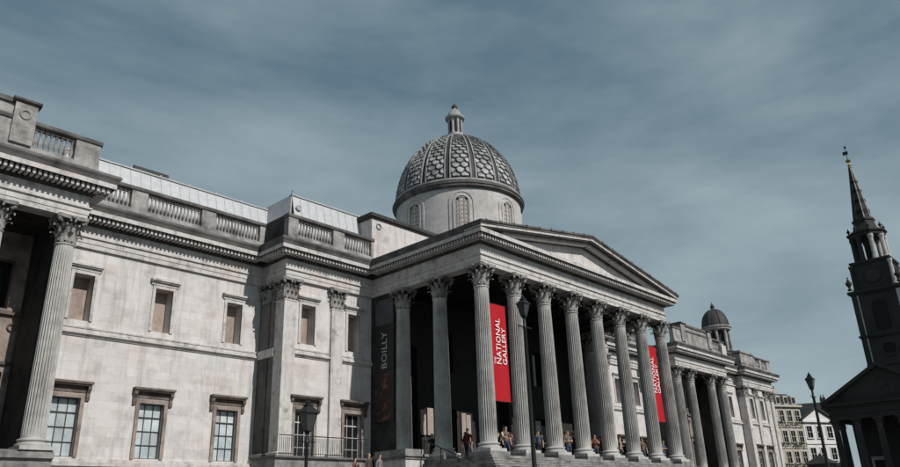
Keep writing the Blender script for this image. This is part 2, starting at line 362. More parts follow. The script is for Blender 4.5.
def capital_mesh():
    m = MB(); m.lathe([(.42,HN),(.42,HN+.3),(.44,HN+.7),(.50,HN+1.0),(.60,HN+1.16)], 24); m.cur = 1
    for k in range(8): leaf(m, math.pi*k/4, .43, HN+.02, .52, .29, .31)
    for k in range(8): leaf(m, math.pi*(k+.5)/4, .44, HN+.1, .84, .29, .34)
    for k in range(4):
        volute(m, math.pi/4+k*math.pi/2, .74, HN+1.13)
        for s in (-1,1): volute(m, k*math.pi/2+s*.16, .58, HN+1.12, .62)
        a = k*math.pi/2; m.lathe([(0,HN+1.16),(.09,HN+1.2),(.1,HN+1.27),(0,HN+1.34)], 8, (.66*math.cos(a), .66*math.sin(a)))
    abacus(m, HN+1.16, HC)
    return m.mesh('capital', ['soot_shade_stone', 'capital_stone'])  # dark bell paints soot and hollow shade behind the leaves
def pier_capital_mesh():
    m = MB(); m.frustum(0,0,.44,.44,HN,.5,.5,HN+1.16); m.cur = 1
    for q in range(4):
        a = q*math.pi/2; ca, sa = math.cos(a), math.sin(a)
        for u0 in (-.3,0,.3): leaf(m, 0, 0, HN+.02, .50, .28, .22, flat=lambda u,d,z,u0=u0: ((.45+d)*ca-(u+u0)*sa, (.45+d)*sa+(u+u0)*ca, z))
        for u0 in (-.42,-.15,.15,.42): leaf(m, 0, 0, HN+.1, .82, .27, .24, flat=lambda u,d,z,u0=u0: ((.46+d)*ca-(u+u0)*sa, (.46+d)*sa+(u+u0)*ca, z))
        volute(m, math.pi/4+a, .80, HN+1.13)
        for s in (-1,1): volute(m, a+s*.16, .60, HN+1.12, .62)
    abacus(m, HN+1.16, HC, .98, .64)
    return m.mesh('pier_capital', ['soot_shade_stone', 'capital_stone'])  # same darkened bell, hollow shade and soot in the colour
SHAFT, BASE, CAP, PCAP = shaft_mesh(), base_mesh(), capital_mesh(), pier_capital_mesh()
PBASE = base_mesh(.97, True)
m = MB(); m.box(-.46,.46,-.46,.46,HB-.01,HN); m.box(-.49,.49,-.49,.49,HN-.09,HN-.02); PIER = m.mesh('pilaster', 'trim_stone')
RPIER = PIER.copy(); RPIER.materials.clear(); RPIER.materials.append(MAT['return_shade_stone'])  # shaded copy of the pilaster for the west-facing return
def column(x, y, z=Z_STY, parent=G, sc=1.0, rz=0, name='column'):
    c = put(name, SHAFT, parent, (x,y,z), rz, sc); put('base', BASE, c, (x,y,z), 0, sc); put('capital', CAP, c, (x,y,z), 0, sc); return c
def pilaster(x, y, z=Z_STY, parent=G, sc=1.0):
    c = put('pilaster', PIER, parent, (x,y,z), 0, sc); put('base', PBASE, c, (x,y,z), 0, sc); put('capital', PCAP, c, (x,y,z), 0, sc); return c

# ------------------------------------------------------------------ walls with openings
def wall(name, x0, x1, z0, z1, y, openings, depth, material, parent=G, thick=None):
    """a wall facing -Y at y, with rectangular openings (xa,xb,za,zb) cut right through; depth = wall thickness"""
    xs = sorted({x0,x1,*[o[0] for o in openings],*[o[1] for o in openings]}); zs = sorted({z0,z1,*[o[2] for o in openings],*[o[3] for o in openings]})
    m = MB()
    for i in range(len(xs)-1):
        for j in range(len(zs)-1):
            cx, cz = (xs[i]+xs[i+1])/2, (zs[j]+zs[j+1])/2
            if any(o[0] < cx < o[1] and o[2] < cz < o[3] for o in openings): continue
            m.add([(xs[i],y,zs[j]),(xs[i+1],y,zs[j]),(xs[i+1],y,zs[j+1]),(xs[i],y,zs[j+1])], [(0,1,2,3)])
    for a, b, c, d in openings:
        m.add([(a,y,c),(a,y+depth,c),(a,y+depth,d),(a,y,d),(b,y,c),(b,y+depth,c),(b,y+depth,d),(b,y,d)], [(0,1,2,3),(4,7,6,5),(0,4,5,1),(3,2,6,7)])
    m.add([(x0,y,z0),(x0,y+depth,z0),(x0,y+depth,z1),(x0,y,z1),(x1,y,z0),(x1,y+depth,z0),(x1,y+depth,z1),(x1,y,z1)], [(0,1,2,3),(4,7,6,5),(0,4,5,1),(3,2,6,7)])
    me = bpy.data.meshes.new(name); me.from_pydata(m.v, [], m.f); me.materials.append(MAT[material]); me.update()
    return put(name, me, parent)
def upper_window(cx, y, zb=11.85, zt=14.35, hw=.53, trim='trim_stone', glass=None):
    m = MB(); t = .17; p = .07
    m.box(cx-hw-t, cx-hw, y-p, y+.05, zb, zt+t); m.box(cx+hw, cx+hw+t, y-p, y+.05, zb, zt+t); m.box(cx-hw, cx+hw, y-p, y+.05, zt, zt+t)
    w = m.build('window', trim, G)
    h = MB(); h.box(cx-hw-.28, cx+hw+.28, y-.09, y+.03, zt+.2, zt+.36); h.box(cx-hw-.32, cx+hw+.32, y-.20, y+.03, zt+.36, zt+.43); h.box(cx-hw-.36, cx+hw+.36, y-.27, y+.03, zt+.43, zt+.54)
    h.build('hood', trim, w)
    if glass:
        MB().box(cx-hw-.02, cx+hw+.02, y+.33, y+.36, zb, zt).build('pane', glass, w)
    else: MB().box(cx-hw-.02, cx+hw+.02, y+.72, y+.8, zb-.02, zt+.02).build('blind_panel', 'blind_panel', w)
    return (cx-hw, cx+hw, zb, zt)
def lower_window(cx, y, glass, bar, zb=4.95, zt=7.85, hw=.70, trim=('brown_stone','brown_light'), nx=3, nz=4, hood=True):
    m = MB(); t = .20; p = .09
    m.box(cx-hw-t, cx-hw, y-p, y+.05, zb, zt+t); m.box(cx+hw, cx+hw+t, y-p, y+.05, zb, zt+t); m.box(cx-hw, cx+hw, y-p, y+.05, zt, zt+t)
    w = m.build('window', trim[1], G)
    if hood:
        h = MB(); h.box(cx-hw-.3, cx+hw+.3, y-.05, y+.03, zt+.27, zt+.6); h.box(cx-hw-.40, cx+hw+.40, y-.30, y+.03, zt+.6, zt+.68); h.box(cx-hw-.46, cx+hw+.46, y-.38, y+.03, zt+.68, zt+.80)
        h.build('hood', trim[0], w)
        for sgn in (-1,1):
            b = MB(); x = cx+sgn*(hw+.33); b.prism_x([(y+.02,zt-.15),(y-.1,zt-.12),(y-.14,zt+.05),(y-.12,zt+.25),(y-.27,zt+.45),(y-.28,zt+.6),(y+.02,zt+.6)], x-.09, x+.09); b.build('console', trim[0], w)
    yg = y+.30; dx, dz = 2*hw/nx, (zt-zb)/nz
    f = MB(); e = .035
    for i in range(nx+1): xx = cx-hw+i*dx; q = .045 if i in (0,nx) else .018; f.box(xx-q, xx+q, yg-.05, yg+.03, zb, zt)
    for j in range(nz+1): zz = zb+j*dz; q = .05 if j in (0,nz) else (.035 if j == nz-1 else .02); f.box(cx-hw, cx+hw, yg-.048, yg+.028, zz-q, zz+q)
    f.build('glazing_bars', bar, w)
    for i in range(nx):
        for j in range(nz):
            tl = random.uniform(-.006,.006); x0 = cx-hw+i*dx; z0 = zb+j*dz
            MB().add([(x0,yg+tl,z0),(x0+dx,yg-tl,z0),(x0+dx,yg-tl+.004,z0+dz),(x0,yg+tl+.004,z0+dz),(x0,yg+.02,z0),(x0+dx,yg+.02,z0),(x0+dx,yg+.02,z0+dz),(x0,yg+.02,z0+dz)],
                     [(0,1,2,3),(7,6,5,4),(0,4,5,1),(1,5,6,2),(2,6,7,3),(3,7,4,0)]).build('pane', glass, w)
    return (cx-hw, cx+hw, zb, zt)
def string(x0, x1, y, z0=11.0, z1=11.5, name='string_course', mt='trim_stone'):
    m = MB(); m.box(x0, x1, y-.13, y+.02, z0+.12, z1-.16); m.box(x0, x1, y-.20, y+.02, z0+.28, z1-.02) if False else None
    m = MB(); m.prism_x([(y+.02,z0),(y-.06,z0),(y-.10,z0+.08),(y-.20,z0+.13),(y-.20,z0+.24),(y-.10,z0+.27),(y-.10,z1-.1),(y-.14,z1-.08),(y-.14,z1),(y+.02,z1)], x0, x1)
    return m.build(name, mt, G)
def plinth(x0, x1, y, z=Z_STY, mt='trim_stone'):
    m = MB(); m.prism_x([(y+.3,PV),(y-.30,PV),(y-.30,1.0),(y-.18,1.15),(y-.18,z-.42),(y-.34,z-.34),(y-.34,z-.14),(y-.24,z-.10),(y-.24,z),(y+.3,z)], x0, x1)
    return m.build('plinth', mt, G)

# west wing
WY = 39.85
ops = []
for cx in (14.12, 18.62, 23.2): ops += [upper_window(cx, WY), lower_window(cx, WY, 'pale_glass', 'sash_dark')]
wall('wall', 12.3, 25.12, Z_STY, Z_ARCH+.02, WY, ops, .8, 'wall_stone')
string(12.3, 25.1, WY); plinth(12.4, 25.1, WY)
# west pavilion next to the portico
PYW = 37.3
ops = []
for cx in (26.92, 30.66): ops += [upper_window(cx, PYW), lower_window(cx, PYW, 'dark_glass', 'sash_white')]
wall('wall', 25.1, 32.2, Z_STY, Z_ARCH+.02, PYW, ops, .8, 'wall_stone')
MB().box(25.1, 25.6, PYW+.003, WY, Z_STY, Z_ARCH+.02).build('wall', 'return_shade_stone', G)
string(25.9, 28.65, PYW); string(29.65, 32.15, PYW); plinth(25.05, 30.0, PYW)
MB().box(24.93, 25.1, 38.0, WY-.2, 11.0, 11.5).build('string_course', 'trim_stone', G)
for x in (25.48, 29.15): pilaster(x, 37.58)
pilaster(25.50, 39.2).data = RPIER
# east pavilion next to the portico (seen through the columns)
ops = []
for cx in (56.75, 60.45): ops += [upper_window(cx, PYW), lower_window(cx, PYW, 'dark_glass', 'sash_white')]
wall('wall', 55.15, 62.25, Z_STY, Z_ARCH+.02, PYW, ops, .8, 'wall_stone')
for x0, x1 in ((55.2,57.7),(58.7,61.4)): string(x0, x1, PYW)
plinth(57.2, 62.3, PYW)
for x in (58.2, 61.87): pilaster(x, 37.58)
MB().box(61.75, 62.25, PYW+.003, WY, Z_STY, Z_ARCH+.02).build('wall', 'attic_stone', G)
# east wing
ops = []
for cx in (64.4, 68.1, 71.8): ops += [upper_window(cx, WY), lower_window(cx, WY, 'pale_glass', 'sash_dark')]
wall('wall', 62.25, 73.8, Z_STY, Z_ARCH+.02, WY, ops, .8, 'wall_stone'); string(62.3, 73.8, WY); plinth(62.3, 73.7, WY)

# colonnaded end pavilions
def colonnade(x0, x1, xs, flip):
    for x in xs: column(x, 36.25)
    y0 = 35.7
    MB().prism_x([(37.2,PV),(y0-.14,PV),(y0-.14,1.1),(y0,1.2),(y0,Z_STY-.42),(y0-.16,Z_STY-.34),(y0-.16,Z_STY-.12),(y0-.03,Z_STY-.06),(y0-.03,Z_STY),(37.2,Z_STY)], x0-.06, x1+.06).build('plinth', 'step_stone', G)
    MB().box(x0+.05, x1-.05, 37.2, 40.6, Z_STY-.3, Z_STY-.004).build('loggia_floor', 'low_bounce_floor', G)
    MB().box(x0+.1, x1-.1, 36.6, 40.6, Z_ARCH+.01, Z_ARCH+.2).build('soffit', 'soot_shade_stone', G)  # soffit darkened, loggia shade in the colour
    for xa, xb in ((x0+.06, x0+1.05), (x1-1.05, x1-.06)): MB().box(xa, xb, 36.95, WY+.5, Z_STY-.002, Z_ARCH+.01).build('side_wall', 'soot_shade_stone', G)  # recess side walls near-black, their shade painted in
    ops = []
    cxs = [(xs[0]+xs[1])/2, (xs[1]+xs[2])/2, (xs[2]+xs[3])/2]
    for i, cx in enumerate(cxs):
        ops.append((cx-.6, cx+.6, 11.85, 14.35)); ops.append((cx-.85, cx+.85, Z_STY, 8.75))
    wall('wall', x0+1.05, x1-1.05, Z_STY, Z_ARCH+.01, WY, ops, .6, 'brown_light')
    for i, cx in enumerate(cxs):
        MB().box(cx-.6, cx+.6, WY+.5, WY+.56, 11.85, 14.35).build('pane', 'dark_glass', G)
        d = MB(); t = .22
        d.box(cx-.85-t, cx-.85, WY-.1, WY+.05, Z_STY, 8.75+t); d.box(cx+.85, cx+.85+t, WY-.1, WY+.05, Z_STY, 8.75+t); d.box(cx-.85, cx+.85, WY-.1, WY+.05, 8.75, 8.75+t)
        d = d.build('doorway', 'brown_light', G)
        MB().box(cx-.85, cx+.85, WY+.3, WY+.36, Z_STY, 8.75).build('door_leaf', 'inner_dark', d)
        f = MB(); f.box(cx-1.25, cx+1.25, WY-.14, WY+.03, 9.1, 9.25); f.box(cx-1.25, cx+1.25, WY-.18, WY+.03, 11.55, 11.75); f.box(cx-1.25, cx-1.17, WY-.12, WY+.03, 9.25, 11.55); f.box(cx+1.17, cx+1.25, WY-.12, WY+.03, 9.25, 11.55)
        f.build('panel_frame', 'brown_stone', d)
        for s in (-1,1): MB().torus((cx+s*.93, WY-.05, 10.95), .17, .05).build('roundel', 'brown_stone', d)
XW, XE = [11.72, 8.55, 3.25, 0.05], [74.42, 77.5, 82.72, 85.72]
colonnade(-.75, 12.4, XW[::-1], False)
colonnade(73.7, 86.4, XE, True)
# wing beyond the east colonnade and the corner pavilion
ops = []
for cx in (88.7, 91.9): ops += [upper_window(cx, 38.15, hw=.5), lower_window(cx, 38.15, 'dark_glass', 'sash_white', hw=.65)]
wall('wall', 86.3, 94.5, Z_STY, Z_ARCH+.02, 38.15, ops, .8, 'wall_stone'); string(86.4, 94.4, 38.15); plinth(86.4, 94.4, 38.15)
ops = []
for cx in (96.5, 99.8): ops += [upper_window(cx, 37.35, hw=.5), lower_window(cx, 37.35, 'dark_glass', 'sash_white', hw=.65)]
wall('wall', 94.45, 103.85, Z_STY, Z_ARCH+.02, 37.35, ops, .8, 'wall_stone'); plinth(94.4, 103.9, 37.35)
MB().box(94.45, 94.9, 37.36, 38.5, Z_STY, Z_ARCH+.02).build('wall', 'attic_stone', G)
string(95.3, 97.5, 37.35); string(98.5, 101.1, 37.35)
for x in (94.85, 98.0, 101.55, 103.4): pilaster(x, 37.6)
MB().box(103.3, 103.86, 37.36, 46, Z_STY, Z_ARCH+.02).build('wall', 'wall_stone', G)
# body of the building behind the fronts
m = MB(); m.box(-.7, 31.9, 40.75, 60, PV, Z_TOP-.06); m.box(31.9, 55.6, 38.2, 60, PV, Z_TOP-.06); m.box(55.6, 103.2, 40.75, 60, PV, Z_TOP-.06)
m.box(25.6, 31.9, 38.2, 40.75, Z_ARCH+.1, Z_TOP-.06); m.box(55.6, 61.7, 38.2, 40.75, Z_ARCH+.1, Z_TOP-.06); m.box(94.9, 103.2, 38.3, 40.75, Z_ARCH+.1, Z_TOP-.06)
m.box(0, 11.6, 36.7, 40.75, Z_ARCH+.25, Z_TOP-.06); m.box(74.5, 85.6, 36.7, 40.75, Z_ARCH+.25, Z_TOP-.06); m.box(86.5, 94.4, 39.0, 40.75, Z_STY, Z_TOP-.06)
m.build('main_block', 'attic_stone', G)

# ------------------------------------------------------------------ balustrades
m = MB(); m.box(-.105,.105,-.105,.105,0,.10); m.box(-.105,.105,-.105,.105,1.03,1.13)
m.lathe([(.06,.10),(.085,.14),(.055,.19),(.075,.27),(.105,.38),(.10,.48),(.065,.66),(.05,.82),(.06,.90),(.085,.94),(.06,.98),(.06,1.03)], 10, caps=False)
BALUSTER = m.mesh('baluster', 'attic_stone', smooth=True)
def balustrade(runs, y, x0, x1, side=None, tall=(), wreath=(), mt='attic_stone'):
    b = MB(); b.box(x0, x1, y-.16, y+.5, Z_TOP-.03, Z_PL-.18); b.box(x0, x1, y-.10, y+.45, Z_PL-.18, Z_PL)
    b = b.build('balustrade', mt, G)
    cop = MB(); cop.prism_x([(y-.06,Z_BAL),(y-.12,Z_BAL+.05),(y-.14,Z_BAL+.09),(y-.14,Z_COP-.05),(y-.1,Z_COP),(y+.42,Z_COP),(y+.45,Z_COP-.05),(y+.45,Z_BAL)], x0-.06, x1+.06)
    cop.build('coping', 'cornice_stone', b)
    edges = [x0]+[e for r in runs for e in r]+[x1]
    for a, c in zip(edges[0::2], edges[1::2]):
        if c-a > .05: MB().box(a, c, y-.07, y+.40, Z_PL, Z_BAL).build('pedestal', mt, b)
    for a, c in runs:
        n = max(1, int(round((c-a)/.237)))
        for k in range(n): put('baluster', BALUSTER, b, (a+(k+.5)*(c-a)/n, y+.15, Z_PL))
    return b
balustrade([(12.55,15.9),(16.85,20.3),(21.25,24.45)], 39.55, 12.5, 25.2)
b = balustrade([(25.6,28.45),(29.4,31.8)], 36.95, 24.87, 32.0)
MB().box(24.87, 25.3, 37.36, 40.1, Z_TOP-.03, Z_COP).build('return_parapet', 'soot_shade_stone', b)
balustrade([(55.6,58.0),(59.0,61.8)], 36.95, 55.4, 62.5)
balustrade([(62.6,66),(67,70),(71,73.6)], 39.55, 62.3, 73.75)
balustrade([(86.6,89.5),(90.5,93.9)], 37.85, 86.5, 94.4)
b = balustrade([(99.0,100.5),(101.3,103.0)], 36.95, 94.2, 104.1)
m = MB(); m.box(94.15, 98.3, 36.8, 38.6, Z_PL, 20.0); m.box(94.0, 98.45, 36.65, 38.75, 20.0, 20.25); m.build('attic_block', 'attic_stone', b)
def end_attic(x0, x1, blocks, runs, panels, ztop):
    y = 35.62; b = balustrade(runs, y, x0, x1)
    for a, c, w in blocks:
        m = MB(); m.box(a, c, y-.22, y+1.0, Z_PL-.02, ztop-.24); blk = m.build('attic_block', 'attic_stone', b)
        MB().prism_x([(y-.2,ztop-.24),(y-.28,ztop-.2),(y-.36,ztop-.14),(y-.36,ztop-.03),(y-.3,ztop),(y+1.1,ztop),(y+1.1,ztop-.24)], a-.13, c+.13).build('attic_cap', 'cornice_stone', b)
        if w: MB().torus(((a+c)/2, y-.22, 20.15), .22, .065, n=20).build('wreath', 'attic_stone', b)
    for a, c in panels:
        MB().box(a, c, y-.02, y+.8, Z_PL-.01, ztop-.3).build('attic_panel', 'attic_stone', b)
        MB().box(a, c, y-.14, y+.9, ztop-.3, ztop-.06).build('attic_cap', 'cornice_stone', b)
end_attic(-.85, 12.45, [(8.28,9.26,True),(2.4,3.4,True)], [(.2,2.3),(9.32,11.25)], [(3.4,8.28)], 20.95)
end_attic(73.65, 86.5, [(75.4,76.3,False),(82.0,82.9,True)], [(83.3,85.4)], [(76.3,82.0)], 20.75)
MB().box(85.2, 86.4, 35.3, 37.6, Z_TOP, 19.5).build('attic_pedestal', 'trim_stone', G)

# ------------------------------------------------------------------ roofs behind the balustrades: seamed sheets
def seamed_roof(x0, x1, yb, zb, yt, zt, west_edge=None, step=.62, back=None):
    r = MB(); back = back or yt+6
    r.prism_x([(yb,Z_TOP-.05),(yb,zb),(yt,zt-.03),(back,zt-.03),(back,Z_TOP-.05)], x0+.03, x1-.03); ro = r.build('roof', 'zinc_seam', G)
    n = int((x1-x0)/step); st = (x1-x0)/n; d = Vector((yt-yb, zt-zb)).normalized(); nn = Vector((-d.y, d.x))*.03
    me = MB().add([(0.012,0,0),(st-.012,0,0),(st-.012,yt-yb,zt-zb),(.012,yt-yb,zt-zb),(.012,nn.x,nn.y),(st-.012,nn.x,nn.y),(st-.012,yt-yb+nn.x,zt-zb+nn.y),(.012,yt-yb+nn.x,zt-zb+nn.y)],
                  [(0,3,2,1),(4,5,6,7),(0,1,5,4),(1,2,6,5),(2,3,7,6),(3,0,4,7)]).mesh('roof_panel', 'zinc')
    for k in range(n): put('roof_panel', me, ro, (x0+k*st, yb, zb))
    s = MB()
    for k in range(n+1): s.tube((x0+k*st, yb+nn.x*1.3, zb+nn.y*1.3), (x0+k*st, yt+nn.x*1.3, zt+nn.y*1.3), .022, n=4)
    s.box(x0-.02, x1+.02, yt-.12, yt+.25, zt-.02, zt+.07)
    for k in range(0, n+1, 3): s.box(x0+k*st-.05, x0+k*st+.05, yt-.1, yt+.02, zt+.07, zt+.16)
    s.build('ridge_capping', 'zinc_seam', ro)
    return ro
seamed_roof(12.6, 26.6, 40.45, 18.7, 41.55, 22.02)
MB().box(16.9, 19.2, 42.3, 42.45, 22.0, 22.75).build('roof_rail', 'roof_dark', G)
ro = seamed_roof(26.25, 33.4, 37.85, 18.7, 38.75, 22.30, back=42)
m = MB(); m.add([(25.55,37.7,18.4),(26.3,38.78,22.30),(26.3,43.5,22.30),(25.55,43.5,18.4),(25.5,37.7,18.42),(26.24,38.78,22.34),(26.24,43.5,22.34),(25.5,43.5,18.42)], [(0,1,2,3),(7,6,5,4),(0,4,5,1),(1,5,6,2),(2,6,7,3),(3,7,4,0)])
m.build('side_slope', 'zinc', ro)
m = MB(); m.torus((26.62,38.36,21.35), .17, .06); m.tube((26.62,38.33,21.35),(26.62,38.6,21.35),.10,n=12); m.build('vent_ring', 'zinc_seam', ro)
MB().tube((26.3,38.75,22.3),(26.3,38.75,22.7),.03).build('roof_spike', 'roof_dark', ro)
seamed_roof(54.2, 61.2, 37.85, 18.7, 38.75, 22.3, back=42)
seamed_roof(61, 73, 40.45, 18.7, 41.55, 22.0)

# ------------------------------------------------------------------ portico
# podium and steps
Z_FL = Z_STY-.22
m = MB(); m.box(E0-.35, E1+.35, 26.75, 38.2, PV, Z_FL); pod = m.build('podium', 'step_stone', G)
for k in range(4):
    o = .38*(k+1); z1 = Z_FL-.17*(k+1)
    s = MB().sweep([(E0-.35,36.9),(E0-.35,26.75),(E1+.35,26.75),(E1+.35,36.9)], [(o-.38,PV+.01),(o-.02,PV+.01),(o-.02,z1-.035),(o,z1-.03),(o,z1),(o-.38,z1)], cap0=True, cap1=True)
    s.build('step', 'step_stone', pod)
SLAB = MB().box(-.86,.86,-.80,.80,0,.22).mesh('plinth_block', 'step_stone')
for x, y in [(x, PY) for x in PX]+[(x, y) for y in (31.12, 34.52) for x in (PX[0], PX[-1])]:
    c = column(x, y); put('plinth_block', SLAB, c, (x,y,Z_FL))
MB().box(E0+.75, E1-.75, 28.5, 34.0, Z_FL-.1, Z_FL+.006).build('portico_floor', 'low_bounce_floor', G)
# flank walls, back wall and ceiling
for xa, xb in ((E0+.12, E0+.85), (E1-.85, E1-.12)): MB().box(xa, xb, 35.0, 38.2, Z_STY+.002, Z_ARCH+.01).build('flank_wall', 'soot_shade_stone', G)  # flank walls carry sooty tone with painted shade
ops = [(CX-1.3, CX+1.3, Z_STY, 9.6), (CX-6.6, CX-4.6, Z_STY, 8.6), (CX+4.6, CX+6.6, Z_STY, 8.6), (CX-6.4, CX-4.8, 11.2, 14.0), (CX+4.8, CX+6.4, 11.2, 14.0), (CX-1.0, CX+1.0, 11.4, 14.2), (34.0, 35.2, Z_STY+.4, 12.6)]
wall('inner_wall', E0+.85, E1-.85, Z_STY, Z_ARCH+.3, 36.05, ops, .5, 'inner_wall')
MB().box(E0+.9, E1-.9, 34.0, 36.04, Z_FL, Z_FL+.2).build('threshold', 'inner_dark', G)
for xa, xb, za, zb in ((35.42,35.92,6.7,8.35),(36.06,36.62,6.7,8.5),(39.5,39.95,6.6,8.4),(40.0,40.45,6.6,8.3),(50.9,51.3,6.9,8.5),(51.45,51.8,6.9,8.55)):
    MB().box(xa, xb, 35.9, 36.03, za, zb).build('sun_patch_panel', 'sun_patch', G)  # pale panels added as painted sun patches on the dark wall
for a, b_, c, d in ops:
    w = MB(); t = .2
    w.box(a-t, a, 35.97, 36.1, c, d+t); w.box(b_, b_+t, 35.97, 36.1, c, d+t); w.box(a, b_, 35.97, 36.1, d, d+t)
    w = w.build('door_frame' if c < 6 else 'window', 'inner_wall', G)
    MB().box(a, b_, 36.45, 36.5, c, d).build('pane', 'dark_glass', w)
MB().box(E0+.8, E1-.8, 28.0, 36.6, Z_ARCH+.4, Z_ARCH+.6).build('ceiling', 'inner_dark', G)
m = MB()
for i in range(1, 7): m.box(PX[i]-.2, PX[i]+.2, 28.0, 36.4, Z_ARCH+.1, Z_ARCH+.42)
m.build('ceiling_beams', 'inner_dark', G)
# pediment
APEX, EAVE, XL, XR = 20.22, 18.12, E0-1.02, E1+1.02
sl = (APEX-EAVE)/(CX-XL)
pd = MB().prism_y([(E0+.3,17.7),(E1-.3,17.7),(E1-.3,EAVE-.35+sl*1.3),(CX,APEX-.3),(E0+.3,EAVE-.35+sl*1.3)], 27.24, 27.7).build('pediment', 'wall_stone', G)
def rake(ya, dtop, dbot, inset=0):
    m = MB(); yb = 27.6
    for s in (0, 1):
        xa = XL+inset if s == 0 else XR-inset; za = EAVE+sl*inset
        p = [(xa, za-dtop), (CX, APEX-dtop), (CX, APEX-dbot), (xa, za-dbot)]
        if s: p = p[::-1]
        m.prism_y(p, ya, yb)
    return m
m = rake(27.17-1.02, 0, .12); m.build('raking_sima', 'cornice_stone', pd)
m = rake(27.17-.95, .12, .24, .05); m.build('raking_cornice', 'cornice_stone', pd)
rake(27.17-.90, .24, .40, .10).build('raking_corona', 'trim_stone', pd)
rake(27.17-.84, .40, .50, .16).build('raking_soffit', 'soot_shade_stone', pd)  # dark soffit paints the shade below the rake
rake(27.17-.20, .50, .72, .75).build('raking_bed', 'soot_shade_stone', pd)
m = MB()
for s in (-1, 1):
    n = int((CX-XL-2.6)/.245)
    for k in range(n):
        x = CX+s*(.2+k*.245); z = APEX-.5-sl*abs(x-CX); m.box(x-.075, x+.075, 26.6, 27.0, z-.2, z+.01)
structure(m.build('raking_dentils', 'trim_stone', pd), 'stuff')
m = MB(); m.prism_y([(XL+.2,EAVE-.1),(XR-.2,EAVE-.1),(CX,APEX-.03)], 27.4, 38.4); m.build('portico_roof', 'roof_dark', G)
# lead joints along the rake
for k in range(9):
    for s in (-1, 1):
        x = CX+s*(1.2+k*1.35); z = APEX-sl*abs(x-CX); m = MB(); m.box(x-.03, x+.03, 26.12, 26.9, z-.10, z+.035); m.build('rake_joint', 'soot_shade_stone', pd)
# attic blocks behind the portico
for a, b_, wx in ((E0-.02, 39.4, 32.75), (48.0, E1+.02, None)):
    m = MB(); m.box(a, b_, 37.2, 42.0, Z_TOP-.1, 21.75); blk = m.build('attic_block', 'wall_stone', G)
    MB().sweep([(a,42.0),(a,37.2),(b_,37.2),(b_,42.0)], [(-.5,21.75),(.06,21.75),(.10,21.85),(.2,21.9),(.2,22.1),(.14,22.2),(-.5,22.2)], cap0=True, cap1=True).build('attic_cap', 'soot_shade_stone', blk)
    if wx: MB().torus((wx, 37.18, 21.25), .2, .05, n=20).build('wreath', 'attic_stone', blk)
MB().box(48.0, 39.4, 37.3, 42, Z_TOP-.1, 20.0) if False else None

# ------------------------------------------------------------------ dome
DX, DY, DR = 43.7, 39.2, 5.36
m = MB(); m.lathe([(DR,Z_TOP-.2),(DR,26.05)], 96, (DX,DY)); drum = m.build('drum', 'drum_stone', G, smooth=True)
def arch_window(ang):
    hw, zb, zs, nseg = .55, 22.2, 24.75, 10
    def P(u, z, d): a = ang + u/DR; r = DR+d; return (DX+r*math.cos(a), DY+r*math.sin(a), z)
    def outline(h, zb, zs):
        return [(-h,zb)] + [(-h*math.cos(math.pi*k/nseg), zs+h*math.sin(math.pi*k/nseg)) for k in range(nseg+1)] + [(h,zb)]
    def band(h0, h1, d0, d1, zlo):
        o0, o1 = outline(h0, zlo, zs), outline(h1, zlo, zs); n = len(o0); vs = []
        for (a, b), (c, d) in zip(o0, o1): vs += [P(a,b,d0), P(a,b,d1), P(c,d,d1), P(c,d,d0)]
        return vs, [(4*i+j, 4*i+4+j, 4*i+4+(j+1)%4, 4*i+(j+1)%4) for i in range(n-1) for j in range(4)]
    fr = MB(); fr.add(*band(hw, hw+.16, .0, .07, zb)); fr.add(*band(hw+.34, hw+.48, .0, .055, zb-.3)); w = fr.build('arched_window', 'drum_stone', drum)
    o = outline(hw, zb, zs); n = len(o)
    MB().add([P(a,b,.012) for a,b in o], [tuple(range(n))]).build('pane', 'inner_dark', drum)
    # pierced stone grille
    gr = MB()
    for k in range(4): u = -hw+2*hw*k/3; u = max(-hw+.05, min(hw-.05, u)); gr.add([P(u-.055,zb,.03),P(u+.055,zb,.03),P(u+.055,zs+math.sqrt(max(0,hw*hw-u*u)),.03),P(u-.055,zs+math.sqrt(max(0,hw*hw-u*u)),.03)], [(0,1,2,3)])
    for k in range(9):
        z = zb+.12+k*.36; h = hw if z < zs else math.sqrt(max(0,hw*hw-(z-zs)**2))
        gr.add([P(-h,z-.065,.034),P(h,z-.065,.034),P(h,z+.065,.034),P(-h,z+.065,.034)], [(0,1,2,3)])
    gr.build('pierced_grille', 'grille', drum)
for k in range(8): arch_window(math.pi/4*k)
m = MB(); m.lathe([(DR-.1,26.0),(DR+.06,26.0),(DR+.12,26.08),(DR+.28,26.14),(DR+.28,26.27),(DR+.36,26.34),(DR+.36,26.42),(DR+.14,26.48),(5.44,26.5),(5.44,26.66),(5.36,26.7)], 96, (DX,DY))
m.v = m.v
DZ0, DA, DB = 26.5, 5.36, 6.5
def dome_pt(t, d=0): return ((DA+d)*math.cos(t), DZ0+(DB+d)*math.sin(t))
dm = MB(); dm.lathe([dome_pt(t*math.pi/2/24) for t in range(24)]+[(.02,DZ0+DB)], 64, (DX,DY)); dome = dm.build('dome', 'dome_lead', G, smooth=True)
m.build('dome_cornice', 'cornice_stone', dome, smooth=True)
m = MB(); m.lathe([(5.36,26.66),(5.47,26.68),(5.47,26.86),(5.34,26.9)], 64, (DX,DY)); m.build('dome_band', 'dome_rib', dome, smooth=True)
NP = 16
